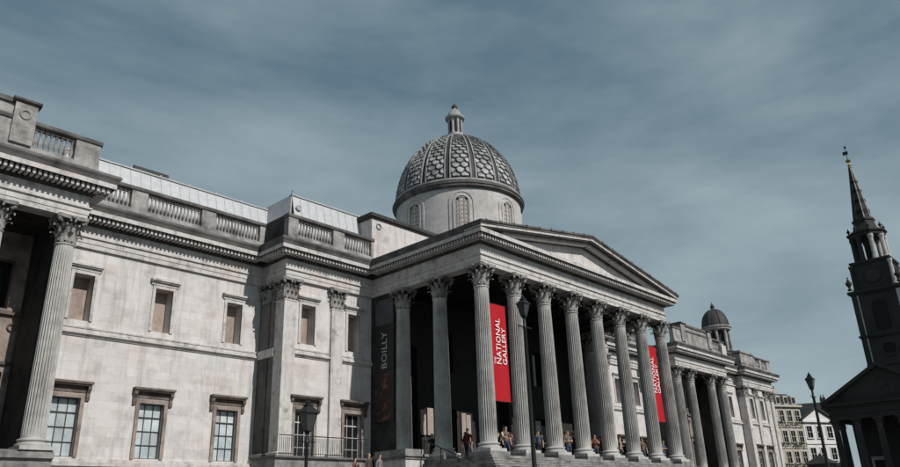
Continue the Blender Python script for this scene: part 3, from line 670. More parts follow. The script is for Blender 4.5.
def rib_mesh():
    m = MB(); T = [.05+k*(1.34-.05)/20 for k in range(21)]
    for (u0, u1, d) in ((-.27,-.17,.12),(-.17,.17,.03),(.17,.27,.12)):
        vs = []
        for t in T:
            r, z = dome_pt(t); s = .35+.65*math.cos(t)
            for u, dd in ((u0,-.02),(u0,d),(u1,d),(u1,-.02)):
                rr, zz = dome_pt(t, dd); a = u*s/max(.3,rr); vs.append((rr*math.cos(a), rr*math.sin(a), zz))
        m.cur = 1 if abs(u0+u1) < .01 else 0
        m.add(vs, [(4*i+j, 4*i+4+j, 4*i+4+(j+1)%4, 4*i+(j+1)%4) for i in range(20) for j in range(4)])
    return m.mesh('dome_rib', ['dome_rib','dome_lead'], smooth=False)
def scale_mesh():
    m = MB(); t = .11; row = 0
    half = math.pi/NP
    while t < 1.25:
        r, z = dome_pt(t); ribw = .31*(.35+.65*math.cos(t))/r
        w = half-ribw; n = 2 if r > 1.9 else 1
        wid = 2*w*r/n; h = min(wid*1.05, .95)
        dt = h*.60/6.0
        offs = [(-1+(2*i+1)/n)*w for i in range(n)] if row % 2 == 0 else [(-1+2*i/n)*w for i in range(n+1)]
        for oa in offs:
            pts = []
            for k in range(11):                # rounded pointed tip downwards
                ph = math.pi*k/10; uu = -math.cos(ph)*.39; vv = -math.sin(ph)*.48
                pts.append((uu, vv))
            pts += [(.39,.06),(.16,.22),(-.16,.22),(-.39,.06)]
            lim = []
            for uu, vv in pts:
                a = oa+uu*wid/r; a = max(-w, min(w, a)); tt = t+vv*h/6.0
                lift = .16-.16*(vv+.5)/.8
                rr, zz = dome_pt(max(.08,tt), lift); lim.append((rr*math.cos(a), rr*math.sin(a), zz))
            lo = []
            for uu, vv in pts:
                a = oa+uu*wid/r; a = max(-w, min(w, a)); tt = t+vv*h/6.0; rr, zz = dome_pt(max(.08,tt), -.02); lo.append((rr*math.cos(a), rr*math.sin(a), zz))
            k = len(lim); m.cur = 0; m.add(lim+lo, [tuple(range(k))]+[(i,k+i,k+(i+1)%k,(i+1)%k) for i in range(k)])
        t += dt; row += 1
    return m.mesh('scale_panel', 'dome_scale')
RIB, SCL = rib_mesh(), scale_mesh()
for k in range(NP):
    a = 2*math.pi*k/NP
    put('rib', RIB, dome, (DX,DY,0), a+math.pi/NP); structure(put('scale_panel', SCL, dome, (DX,DY,0), a), 'stuff')
# lantern
ZL = 32.75
m = MB(); m.lathe([(1.35,ZL-.05),(1.4,ZL+.1),(1.25,ZL+.25),(1.05,ZL+.35),(.78,ZL+.42),(.72,ZL+.85)], 32, (DX,DY)); lan = m.build('lantern', 'dome_rib', G, smooth=True)
for k in range(8):
    a = 2*math.pi*(k+.5)/8; m = MB(); m.lathe([(.17,ZL+.85),(.17,ZL+.95),(.13,ZL+1.0),(.12,ZL+2.3),(.17,ZL+2.4)], 8, (DX+.57*math.cos(a), DY+.57*math.sin(a))); m.build('lantern_column', 'dome_rib', lan)
m = MB(); m.lathe([(.56,ZL+.85),(.56,ZL+2.4)], 16, (DX,DY)); m.build('lantern_core', 'dome_rib', lan)
for k in range(8):
    a = 2*math.pi*k/8; o_ = Vector((math.cos(a), math.sin(a))); t_ = Vector((-o_.y, o_.x)); c_ = Vector((DX,DY))+o_*.575
    m = MB(); m.add([tuple(c_+t_*u)+(z,) for u, z in ((-.13,ZL+1.0),(.13,ZL+1.0),(.13,ZL+2.05),(.08,ZL+2.16),(-.08,ZL+2.16),(-.13,ZL+2.05))], [tuple(range(6))]); m.build('lantern_opening', 'inner_dark', lan)
m = MB(); m.lathe([(.70,ZL+2.38),(.88,ZL+2.46),(.9,ZL+2.62),(.74,ZL+2.68),(.66,ZL+2.85),(.58,ZL+3.1),(.4,ZL+3.38),(.22,ZL+3.5),(.2,ZL+3.6)], 24, (DX,DY)); m.build('lantern_cap', 'dome_rib', lan, smooth=True)
m = MB(); m.lathe([(.12,ZL+3.58),(.26,ZL+3.66),(.28,ZL+3.8),(.17,ZL+3.98),(.05,ZL+4.12),(.0,ZL+4.25)], 12, (DX,DY)); m.build('finial', 'roof_dark', lan, smooth=True)

# ------------------------------------------------------------------ small turret on the east roof
TX, TY = 96.0, 40.15
m = MB(); m.lathe([(2.15,18.0),(2.15,20.2),(2.3,20.3),(2.3,20.6),(1.25,20.65),(1.25,23.7)], 8, (TX,TY), math.pi/8); tur = m.build('turret', 'church_stone', G)
for k in range(8):
    a = math.pi/4*k+math.pi/8; m = MB(); c = (TX+1.5*math.cos(a), TY+1.5*math.sin(a)); m.lathe([(.26,20.6),(.26,20.75),(.2,20.85),(.17,23.4),(.26,23.6)], 10, c); m.build('turret_column', 'attic_stone', tur)
    a2 = math.pi/4*k; m = MB(); c = Vector((TX+1.17*math.cos(a2), TY+1.17*math.sin(a2))); tt = Vector((-math.sin(a2), math.cos(a2))); oo = Vector((math.cos(a2), math.sin(a2)))
    vs = [(c+tt*u+oo*.02).to_tuple()+(z,) for u, z in ((-.33,20.9),(.33,20.9),(.33,22.7),(.2,23.05),(0,23.15),(-.2,23.05),(-.33,22.7))]; m.add(vs, [tuple(range(7))]); m.build('turret_opening', 'inner_dark', tur)
m = MB(); m.lathe([(1.6,23.55),(1.85,23.65),(1.85,23.85),(2.0,23.95),(2.0,24.1),(1.7,24.2)], 24, (TX,TY)); m.build('turret_cornice', 'attic_stone', tur)
m = MB(); m.lathe([(1.82,24.15)]+[(1.8*math.cos(t*.1571), 24.2+2.45*math.sin(t*.1571)) for t in range(1,10)]+[(.28,26.7),(.22,26.9),(.32,27.05),(.2,27.25),(.08,27.5),(0,27.75)], 24, (TX,TY)); m.build('turret_dome', 'roof_dark', tur, smooth=True)
for k in range(8):
    a = math.pi/4*k; m = MB()
    for j in range(8):
        p0 = (TX+1.83*math.cos(j*.17)*math.cos(a), TY+1.83*math.cos(j*.17)*math.sin(a), 24.2+2.48*math.sin(j*.17)); p1 = (TX+1.83*math.cos((j+1)*.17)*math.cos(a), TY+1.83*math.cos((j+1)*.17)*math.sin(a), 24.2+2.48*math.sin((j+1)*.17)); m.tube(p0, p1, .06, n=5)
    m.build('turret_rib', 'dome_lead', tur)

# ------------------------------------------------------------------ terrace, stair pier and railings west of the portico
m = MB(); m.box(23.2, 29.9, 34.6, 36.9, PV, Z_STY-.05); ter = tag(m.build('terrace_wall', 'step_stone'), 'raised stone terrace under the railing before the pilastered pavilion', 'terrace')
m = MB(); m.box(23.1, 30.0, 34.45, 36.88, Z_STY-.05, Z_STY+.06); m.build('coping', 'cornice_stone', ter)
pr = thing('stair_pier', 'pale stone stair pier with moulded cap beside the portico flank', 'pier', (30.6,33.5,PV))
MB().box(30.05, 31.55, 31.75, 34.4, PV, 4.72).build('pier_body', 'trim_stone', pr)
m = MB(); m.box(29.97, 31.63, 31.67, 34.47, 4.72, 4.86); m.box(29.86, 31.74, 31.56, 34.55, 4.86, 5.0); m.box(30.0, 31.5, 31.7, 34.4, 5.0, 5.27); m.build('pier_cap', 'step_stone', pr)
pw = thing('stair_parapet', 'dark low parapet wall running back from the pale stair pier', 'parapet', (30.3,35.5,PV))
MB().box(30.06, 31.4, 34.55, 36.85, PV, 4.7).build('parapet_body', 'soot_shade_stone', pw)
MB().box(29.95, 31.5, 34.56, 36.86, 4.7, 5.0).build('coping', 'roof_dark', pw)
rl = thing('iron_railing', 'thin black iron railing on the terrace before the pilastered pavilion', 'railing', (26.6,34.75,Z_STY+.06))
m = MB(); m.box(23.5, 29.85, 34.73, 34.77, 5.98, 6.03); m.box(23.5, 29.85, 34.735, 34.765, 5.05, 5.08); m.build('rail', 'iron', rl)
bar = MB().box(-.011,.011,-.011,.011,0,1.0).mesh('railing_bar', 'iron')
k = 0; x = 23.55
while x < 29.85:
    put('bar', bar, rl, (x, 34.75, Z_STY+.06)); x += .125
hr = thing('stair_handrail', 'slanting black iron handrail beside the portico flank columns', 'handrail', (31.2,30.0,PV))
m = MB(); m.tube((31.3,31.5,5.75),(31.3,27.4,4.2),.035); m.build('rail', 'iron', hr)
for t in (0,.33,.66,1): y = 31.5-4.1*t; m = MB(); m.tube((31.3,y,PV),(31.3,y,5.75-1.55*t),.03); m.build('post', 'iron', hr)

# ------------------------------------------------------------------ banners
def red_banner(cx, label):
    z0, z1, w, y = 7.8, 13.66, 1.56, 27.78
    t = thing('red_banner', label, 'banner', (cx,y,z0), 'red banners hung between the portico columns')
    m = MB(); nx, nz = 6, 12; vs = []; fs = []
    for j in range(nz+1):
        for i in range(nx+1):
            u, v = i/nx, j/nz; vs.append((cx-w/2+w*u, y+.06*math.sin(u*4.5+v*2.5)*(1-.7*v)+.02*math.sin(u*13+v*5), z0+(z1-z0)*v))
    n0 = len(vs); vs += [(a, b+.012, c) for a, b, c in vs]
    for j in range(nz):
        for i in range(nx):
            a = j*(nx+1)+i; fs += [(a,a+1,a+nx+2,a+nx+1), (n0+a,n0+a+nx+1,n0+a+nx+2,n0+a+1)]
    m.add(vs, fs); m.build('cloth', 'banner_red', t)
    m = MB(); m.tube((cx-SP/2+.3,y,z1+.04),(cx+SP/2-.3,y,z1+.04),.03); m.build('pole', 'iron', t); m = MB(); m.tube((cx-SP/2+.3,y,z0-.03),(cx+SP/2-.3,y,z0-.03),.03); m.build('pole', 'iron', t)
    for body, size, vx, uz in (('THE', .24, .36, 9.95), ('NATIONAL', .56, -.08, 9.95), ('GALLERY', .56, -.58, 9.95)):
        # lines run upwards; the first line stands on the left
        me, wd = text_mesh(body, size, lambda u, v, vx=vx, uz=uz: Vector((cx-v-vx, y-.06+.06*math.sin(((-v-vx)/w+.5)*4.5+(uz+u-z0)/(z1-z0)*2.5)*(1-.7*(uz+u-z0)/(z1-z0)), uz+u)), .01, 'letter_white')
        put('lettering', me, t)
red_banner((PX[0]+PX[1])/2, 'red banner with white lettering beside the corner column of the portico')
red_banner((PX[6]+PX[7])/2, 'red banner with white lettering hung before the last bay of the portico')
t = thing('exhibition_banner', 'dark exhibition banner with pale upright lettering on the portico flank wall', 'banner', (32.2,35.85,7.3))
bx = 32.16
MB().box(bx, bx+.03, 35.02, 36.85, 7.3, 15.5).build('cloth', 'banner_dark', t)
MB().box(bx-.006, bx+.001, 35.08, 36.79, 13.7, 15.4).build('picture_top', 'poster_sky', t)
MB().box(bx-.006, bx+.001, 35.08, 36.79, 7.4, 10.4).build('picture', 'poster_paint', t)
me, wd = text_mesh('BOILLY', .74, lambda u, v: Vector((bx-.012, 35.68+v, 10.7+u)), .01, 'letter_dim', spacing=1.05); put('lettering', me, t)

# ------------------------------------------------------------------ street lamps
def street_lamp(x, y, top, label, k=1.0):
    z0 = PV; t = thing('street_lamp', label, 'lamp', (x,y,z0), 'black street lamps on the pavement')
    lz = top-1.25*k
    m = MB(); m.lathe([(.26,z0),(.26,z0+.12),(.2,z0+.2),(.17,z0+.9),(.2,z0+.95),(.13,z0+1.05),(.085,z0+1.4),(.06,lz-.5),(.09,lz-.45),(.055,lz-.4),(.05,lz-.12),(.11,lz-.06),(.06,lz)], 14, (x,y)); m.build('post', 'iron', t, smooth=True)
    m = MB(); m.tube((x-.38,y,lz-.42),(x+.38,y,lz-.42),.022); m.build('ladder_bar', 'iron', t)
    gl = MB(); gl.frustum(x,y,.13*k,.13*k,lz+.02,.25*k,.25*k,lz+.62*k); g_ = gl.build('lantern', 'lamp_glass', t)
    f = MB()
    for sx in (-1,1):
        for sy in (-1,1): f.tube((x+sx*.135*k,y+sy*.135*k,lz),(x+sx*.257*k,y+sy*.257*k,lz+.63*k),.016*k)
    f.frustum(x,y,.15*k,.15*k,lz-.03,.15*k,.15*k,lz+.02); f.build('lantern_frame', 'iron', g_)
    r = MB(); r.frustum(x,y,.31*k,.31*k,lz+.62*k,.31*k,.31*k,lz+.67*k); r.frustum(x,y,.29*k,.29*k,lz+.67*k,.11*k,.11*k,lz+.90*k); r.frustum(x,y,.14*k,.14*k,lz+.90*k,.14*k,.14*k,lz+.95*k)
    r.lathe([(.1*k,lz+.95*k),(.12*k,lz+1.03*k),(.05*k,lz+1.1*k),(.06*k,lz+1.15*k),(.02*k,lz+1.2*k),(0,lz+1.26*k)], 10, (x,y)); r.build('lantern_roof', 'iron', g_)
    return t
def at(az, dist): return math.sin(rad(az))*dist, math.cos(rad(az))*dist
x, y = at(53.0, 25); street_lamp(x, y, EYE+.287*25, 'tall black street lamp rising before the second portico column', .62)
x, y = at(36.1, 30); street_lamp(x, y, EYE+.152*30, 'stout black lantern lamp before the pilastered pavilion window', 1.05)
x, y = at(72.9, 40); street_lamp(x, y, EYE+.149*40, 'slim black street lamp standing clear between gallery and church', .62)

# ------------------------------------------------------------------ church
CHY, CHX = 26.8, 117.0
H = thing('church', 'shade-darkened stone church with pedimented portico and tall tapering steeple', 'church', (CHX+20, CHY, PV))
zs = 2.6; zc = zs+HC*.905
def recolour(me, mt): c = me.copy(); c.materials.clear(); c.materials.append(MAT[mt]); c.materials.append(MAT[mt]); return c
CH = [recolour(q, 'church_column') for q in (SHAFT, BASE, CAP)]
def church_column(x, y):
    c = put('column', CH[0], H, (x,y,zs), 0, .905); put('base', CH[1], c, (x,y,zs), 0, .905); put('capital', CH[2], c, (x,y,zs), 0, .905)
for k in range(6): church_column(CHX+.55, CHY+(k-2.5)*2.86)
for y in (CHY-2.5*2.86, CHY+2.5*2.86): church_column(CHX+3.6, y)
m = MB()
for k in range(8): m.box(CHX-.6-.4*(7-k), CHX+10, CHY-8.2, CHY+8.2, PV+.31*k, PV+.31*(k+1))
m.build('steps', 'church_stone', H)
hw = 2.5*2.86+.5
cpath = [(CHX+12,CHY+hw),(CHX+.1,CHY+hw),(CHX+.1,CHY-hw),(CHX+12,CHY-hw)]
m = MB(); m.sweep(cpath, [(-.8,zc),(0,zc),(0,zc+.62),(.1,zc+.66),(.1,zc+.74),(0,zc+.76),(0,zc+1.5),(.15,zc+1.6),(.15,zc+1.85),(.6,zc+1.9),(.6,zc+2.2),(.75,zc+2.45),(-.8,zc+2.45)]); m.build('entablature', 'church_stone', H)
ze = zc+2.45; ap = 19.9; yw = hw+.75
m = MB(); m.prism_x([(CHY-yw+.9,ze-.05),(CHY+yw-.9,ze-.05),(CHY,ap-.5)], CHX+.15, CHX+.5); pdm = m.build('pediment', 'church_stone', H)
for s in (-1,1):
    m = MB(); m.prism_x([(CHY+s*yw,ze),(CHY,ap),(CHY,ap-.5),(CHY+s*(yw-.25),ze-.45)] , CHX-.62, CHX+.5); m.build('raking_cornice', 'church_stone', pdm)
m = MB(); m.prism_x([(CHY-yw+.1,ze-.05),(CHY+yw-.1,ze-.05),(CHY,ap-.06)], CHX+.5, CHX+48); m.build('roof', 'slate', H)
m = MB(); m.torus((CHX+.12,CHY,(ze+ap)/2-.35), .75, .12, 'X', 20); m.build('coat_of_arms', 'church_stone', pdm)
m = MB(); m.box(CHX+8.2, CHX+46, CHY-hw+.6, CHY+hw-.6, PV, ze-.3); m.build('nave', 'church_stone', H)
for k in range(3):
    yy = CHY+(k-1)*4.2; d = MB(); d.box(CHX+8.08, CHX+8.2, yy-1.2, yy+1.2, 2.65, 2.65+(6.4 if k == 1 else 5)); d = d.build('doorway', 'church_pale', H)
    MB().box(CHX+8.04, CHX+8.1, yy-.85, yy+.85, 2.65, 2.65+(5.9 if k == 1 else 4.5)).build('door_leaf', 'inner_dark', d)
m = MB(); m.box(CHX+1, CHX+8.3, CHY-hw+.7, CHY+hw-.7, zc+.4, zc+.6); m.build('ceiling', 'inner_dark', H)
# tower and steeple
TWX = 131.0
def sq(m, h, z0, z1): m.box(TWX-h, TWX+h, CHY-h, CHY+h, z0, z1)
m = MB(); sq(m,3.45,14,32.4); tw = m.build('tower', 'church_stone', H)
for hh, za, zb in ((3.65,20.9,21.2),(3.7,25.3,25.5),(3.85,25.5,25.75),(3.7,32.2,32.5),(4.0,32.5,32.9)): m = MB(); sq(m,hh,za,zb); m.build('tower_cornice', 'church_stone', tw)
for sy in (-1,1):
    for sx in (-1,1):
        for dz in (0,): m = MB(); m.box(TWX+sx*3.2-.4, TWX+sx*3.2+.4, CHY+sy*3.2-.4, CHY+sy*3.2+.4, 21.0, 32.4); m.build('corner_pilaster', 'church_pale' if sy < 0 else 'church_stone', tw)  # south pilasters painted pale as the sunlit side
def arch_poly(h, z0, zsp, n=10): return [(-h,z0),(h,z0)]+[(h*math.cos(math.pi*k/n), zsp+h*math.sin(math.pi*k/n)) for k in range(n+1)]
def tower_arch(face, h, z0, zsp, half, name='louvre_opening', mt='inner_dark', cx=0):
    p = arch_poly(h, z0, zsp); po = arch_poly(h+.3, z0-.1, zsp)
    m, mo = MB(), MB()
    if face == 'W': m.prism_x([(CHY+u,z) for u,z in p], TWX-half-.16, TWX-half+.05); mo.prism_x([(CHY+u,z) for u,z in po], TWX-half-.12, TWX-half+.05)
    else: m.prism_y([(TWX+u,z) for u,z in p], CHY-half-.16, CHY-half+.05); mo.prism_y([(TWX+u,z) for u,z in po], CHY-half-.12, CHY-half+.05)
    mo.build('arch_surround', 'church_stone', tw); m.build(name, mt, tw)
for f in 'WS': tower_arch(f, 1.15, 26.4, 29.9, 3.45)
m2 = MB(); m2.tube((TWX-3.55,CHY,23.3),(TWX-3.3,CHY,23.3),.95,n=20); m2.build('oculus', 'inner_dark', tw)
m = MB(); m.torus((TWX-3.5,CHY,23.3), 1.05, .2, 'X', 20); m.build('oculus_ring', 'church_stone', tw)
def urn(x, y, z, k=1.0, par=None):
    m = MB(); m.lathe([(.28*k,z),(.28*k,z+.15*k),(.12*k,z+.3*k),(.16*k,z+.45*k),(.36*k,z+.8*k),(.38*k,z+1.05*k),(.2*k,z+1.2*k),(.22*k,z+1.3*k),(.06*k,z+1.55*k),(.1*k,z+1.7*k),(0,z+1.9*k)], 10, (x,y)); m.build('urn', 'church_stone', par or tw)
for sx in (-1,1):
    for sy in (-1,1): urn(TWX+sx*3.55, CHY+sy*3.55, 33.2, 1.25)
m = MB(); sq(m,2.65,32.9,37.2); clk = m.build('clock_stage', 'church_stone', tw)
m = MB(); sq(m,2.8,37.2,37.45); sq(m,3.0,37.45,37.8); m.build('clock_cornice', 'church_stone', tw)
m = MB(); m.tube((TWX-2.76,CHY,35.3),(TWX-2.6,CHY,35.3),1.15,n=24); m.build('clock_face', 'roof_dark', tw)
m = MB(); m.torus((TWX-2.76,CHY,35.3), 1.2, .13, 'X', 24); m.build('clock_rim', 'church_stone', tw)
m = MB(); m.tube((TWX-2.79,CHY,35.3),(TWX-2.79,CHY-.1,36.2),.05); m.tube((TWX-2.79,CHY,35.3),(TWX-2.79,CHY+.55,35.6),.05); m.build('clock_hands', 'church_column', tw)
m = MB(); m.tube((TWX,CHY-2.76,35.3),(TWX,CHY-2.6,35.3),1.15,n=24); m.build('clock_face', 'roof_dark', tw)
for sy in (-1,1):
    for sx in (-1,1):
        m = MB(); m.lathe([(.42,32.9),(.42,33.3),(.3,33.4),(.26,36.6),(.38,37.0),(.38,37.2)], 10, (TWX+sx*2.85, CHY+sy*2.85)); m.build('stage_column', 'church_pale' if sy < 0 else 'church_stone', tw)  # paler copies on the south, sunlight in the colour
m = MB(); m.box(TWX-3.6, TWX-3.43, CHY+2.62, CHY+2.78, 21.2, 32.2); m.build('lit_pilaster_edge', 'church_pale', tw)  # pale strip painted as a lit pilaster edge
# open belfry octagon
m = MB(); m.lathe([(.8,37.8),(.8,42.2)], 8, (TWX,CHY), math.pi/8); m.build('belfry_core', 'church_stone', tw)
for k in range(8):
    a = math.pi/4*k+math.pi/8; c = (TWX+2.35*math.cos(a), CHY+2.35*math.sin(a))
    m = MB(); m.lathe([(.42,37.8),(.42,38.3),(.36,38.4),(.34,41.4),(.46,41.8),(.46,42.1)], 10, c); m.build('belfry_column', 'church_pale' if math.sin(a) < -.2 else 'church_stone', tw)  # south-facing columns pale for painted sunlight, the rest dark
    a2 = math.pi/4*k; tt = Vector((-math.sin(a2), math.cos(a2))); oo = Vector((math.cos(a2), math.sin(a2))); cc = Vector((TWX,CHY))+oo*.76
    m = MB(); m.add([(cc+tt*u).to_tuple()+(z,) for u,z in arch_poly(.22,38.6,40.6,8)], [tuple(range(11))]); m.build('belfry_opening', 'inner_dark', tw)
m = MB(); m.lathe([(2.2,42.0),(2.75,42.15),(2.75,42.5),(3.05,42.7),(3.05,42.95),(2.0,43.0)], 8, (TWX,CHY), math.pi/8); m.build('belfry_cornice', 'church_stone', tw)
for k in range(8): a = math.pi/4*k+math.pi/8; urn(TWX+2.6*math.cos(a), CHY+2.6*math.sin(a), 42.95, .7)
m = MB(); m.lathe([(2.1,42.9),(1.9,43.6),(1.65,44.4),(1.6,44.9),(1.75,45.0),(1.75,45.3),(1.45,45.4)], 8, (TWX,CHY), math.pi/8); m.build('spire_base', 'church_stone', tw)
m = MB(); m.lathe([(1.42,45.3),(.22,55.0)], 8, (TWX,CHY), math.pi/8); spi = m.build('spire', 'church_stone', H)
for zz in (46.6, 48.6, 50.5, 52.2):
    for k in (4,5,6,7):
        a = math.pi/4*k; R = 1.42-(zz-45.3)/9.7*1.2; R *= .924; s = .36*R/1.2+.08
        oo = Vector((math.cos(a), math.sin(a), 0)); c = Vector((TWX,CHY,zz))+oo*(R+.01); m = MB(); m.tube(c-oo*.2, c+oo*.09, s, n=12); m.build('spire_light', 'inner_dark', spi)
for k in range(8):
    a = math.pi/4*k+math.pi/8; m = MB(); m.tube((TWX+1.42*math.cos(a),CHY+1.42*math.sin(a),45.35),(TWX+.22*math.cos(a),CHY+.22*math.sin(a),55.0),.08,.05,n=5); m.build('spire_arris', 'church_pale' if math.sin(a) < 0 else 'church_stone', spi)  # southern arrises painted as sun-caught edges
m = MB(); m.lathe([(.24,54.95),(.34,55.1),(.2,55.3),(.3,55.5),(.12,55.7),(.08,56.1)], 10, (TWX,CHY)); m.lathe([(0.02,56.0),(.3,56.15),(.42,56.4),(.3,56.65),(.02,56.8)], 12, (TWX,CHY)); m.build('spire_ball', 'gilt', spi, smooth=True)
m = MB(); m.tube((TWX,CHY,56.7),(TWX,CHY,59.2),.05); m.box(TWX-.06,TWX+.06,CHY-.25,CHY+.55,57.6,58.2); m.box(TWX-.06,TWX+.06,CHY-.15,CHY+.15,58.8,59.2); m.build('weather_vane', 'iron', spi)

# ------------------------------------------------------------------ buildings beyond
def house(name, label, cat, cx, cy, ang, w, d, h, mt, floors, bays, roof='mansard', rh=3.0, gable=False, chim=2, plants=False):
    T = thing(name, label, cat, (cx,cy,PV), None, ang)
    B = WM[T]
    def bd(m, nm, mt_, par): return put(nm, m.mesh(nm, mt_), par, None) if False else _bd(m, nm, mt_, par)
    def _bd(m, nm, mt_, par):
        m.v = [tuple(B @ Vector(p)) for p in m.v]; return m.build(nm, mt_, par)
    m = MB(); m.box(-w/2, w/2, 0, d, 0, h); wl = bd(m, 'wall', mt, T)
    fh = h/floors
    for f in range(1, floors): m = MB(); m.box(-w/2-.05, w/2+.05, -.14, .02, f*fh-.12, f*fh+.12); bd(m, 'string_course', mt, T)
    for f in range(floors):
        for b in range(bays):
            x = -w/2+(b+.5)*w/bays; z0 = f*fh+fh*.26; z1 = f*fh+fh*.80; ww = min(.62, w/bays*.27)
            m = MB(); m.box(x-ww-.16,x-ww,-.1,.02,z0,z1+.16); m.box(x+ww,x+ww+.16,-.1,.02,z0,z1+.16); m.box(x-ww,x+ww,-.1,.02,z1,z1+.16); m.box(x-ww-.22,x+ww+.22,-.2,.02,z0-.16,z0); wn = bd(m, 'window', mt, T)
            m = MB(); m.box(x-ww,x+ww,-.03,.01,z0,z1); bd(m, 'pane', 'dark_glass', wn)
            m = MB(); m.box(x-.03,x+.03,-.05,-.01,z0,z1); m.box(x-ww,x+ww,-.051,-.01,(z0+z1)/2-.03,(z0+z1)/2+.03); bd(m, 'glazing_bars', 'sash_white', wn)
    m = MB(); m.box(-w/2-.3, w/2+.3, -.4, .05, h-.1, h+.25); bd(m, 'cornice', mt, T)
    if gable:
        m = MB(); m.prism_y([(-w/2-.2,h+.24),(w/2+.2,h+.24),(0,h+rh)], -.05, d); bd(m, 'gable', mt, T)
        for s in (-1,1):
            m = MB(); m.prism_y([(s*(w/2+.45),h+.2),(s*(w/2+.45),h+.55),(0,h+rh+.45),(0,h+rh)][::(1 if s > 0 else -1)], -.4, d+.1); bd(m, 'roof_slope', 'slate', T)
    else:
        m = MB(); m.frustum(0, d/2, w/2-.1, d/2-.1, h+.2, w/2-1.2, d/2-1.2, h+rh); r = bd(m, 'roof', 'slate', T)
        for b in range(bays):
            x = -w/2+(b+.5)*w/bays; m = MB(); m.box(x-.5,x+.5,.15,1.3,h+.4,h+rh*.8); dr = bd(m, 'dormer', mt, T); m = MB(); m.box(x-.34,x+.34,.1,.16,h+.6,h+rh*.68); bd(m, 'pane', 'dark_glass', dr)
    for k in range(chim):
        x = (-1 if k == 0 else 1)*w*.36 if chim > 1 else w*.3; hh = h+rh
        m = MB(); m.box(x-.5,x+.5,d*.45,d*.45+.9,h,hh+1.3); ch = bd(m, 'chimney', mt, T)
        for q in (-.25,.25): m = MB(); m.lathe([(.14,hh+1.3),(.11,hh+1.9)], 8, (x+q,d*.45+.45)); bd(m, 'chimney_pot', 'brown_stone', ch)
    if plants:
        for f in range(1, floors):
            m = MB()
            for q in range(160):
                x, z = random.uniform(-w*.45,w*.45), f*fh+random.uniform(.1,.9); y = random.uniform(-.55,-.05); s = random.uniform(.1,.2); a = random.uniform(0,6.3)
                m.add([(x-s*math.cos(a),y-s*.3,z-s*math.sin(a)),(x+s*.6*math.sin(a),y,z-s*.6*math.cos(a)),(x+s*math.cos(a),y+s*.3,z+s*math.sin(a)),(x-s*.6*math.sin(a),y,z+s*.6*math.cos(a))], [(0,1,2,3)])
            structure(bd(m, 'balcony_plants', 'leaf', T), 'stuff')
    return T
A45 = rad(-42)
house('corner_house', 'tall cream corner house with balcony plants beside the gallery end', 'building', 136.9, 48.05, rad(-25), 9, 8, 17.6, 'cream_stucco', 5, 5, rh=2.4, plants=True)
house('gabled_house', 'white gabled house behind the slim street lamp', 'building', 144.3, 44.58, rad(-25), 7.2, 12, 15.0, 'white_stucco', 4, 3, gable=True, rh=2.4, chim=0)
house('slate_roofed_house', 'dark roofed house with chimneys behind the white gabled house', 'building', 160, 50.3, rad(-66), 9, 10, 16.2, 'soot_shade_stone', 4, 3, rh=4.2, chim=2)
# kiosk
kx, ky = 60.0, 18.85
K = thing('kiosk', 'dark green kiosk with hipped roof below the slim street lamp', 'kiosk', (kx,ky,PV))
m = MB(); m.box(kx-.62,kx+.62,ky-.62,ky+.62,PV,3.5); m.build('cabin', 'kiosk_green', K)
m = MB(); m.box(kx-.8,kx+.8,ky-.8,ky+.8,4.1,4.25); m.build('fascia', 'roof_dark', K)
m = MB(); m.frustum(kx,ky,1.0,1.0,4.25,.12,.12,4.85); m.lathe([(.1,4.82),(.13,4.93),(.04,5.0),(0,5.15)],8,(kx,ky)); m.build('roof', 'slate', K)
for f in (-1,1):
    m = MB(); m.box(kx-.56,kx+.56,ky+f*.62-.03,ky+f*.62+.03,3.52,4.08) ; m.build('sign_panel', 'kiosk_green', K)
    m = MB(); m.box(kx+f*.62-.03,kx+f*.62+.03,ky-.56,ky+.56,3.52,4.08) ; m.build('sign_panel', 'kiosk_green', K)
for sx in (-1,1):
    for sy in (-1,1): m = MB(); m.box(kx+sx*.62-.05,kx+sx*.62+.05,ky+sy*.62-.05,ky+sy*.62+.05,PV,4.12); m.build('post', 'roof_dark', K)
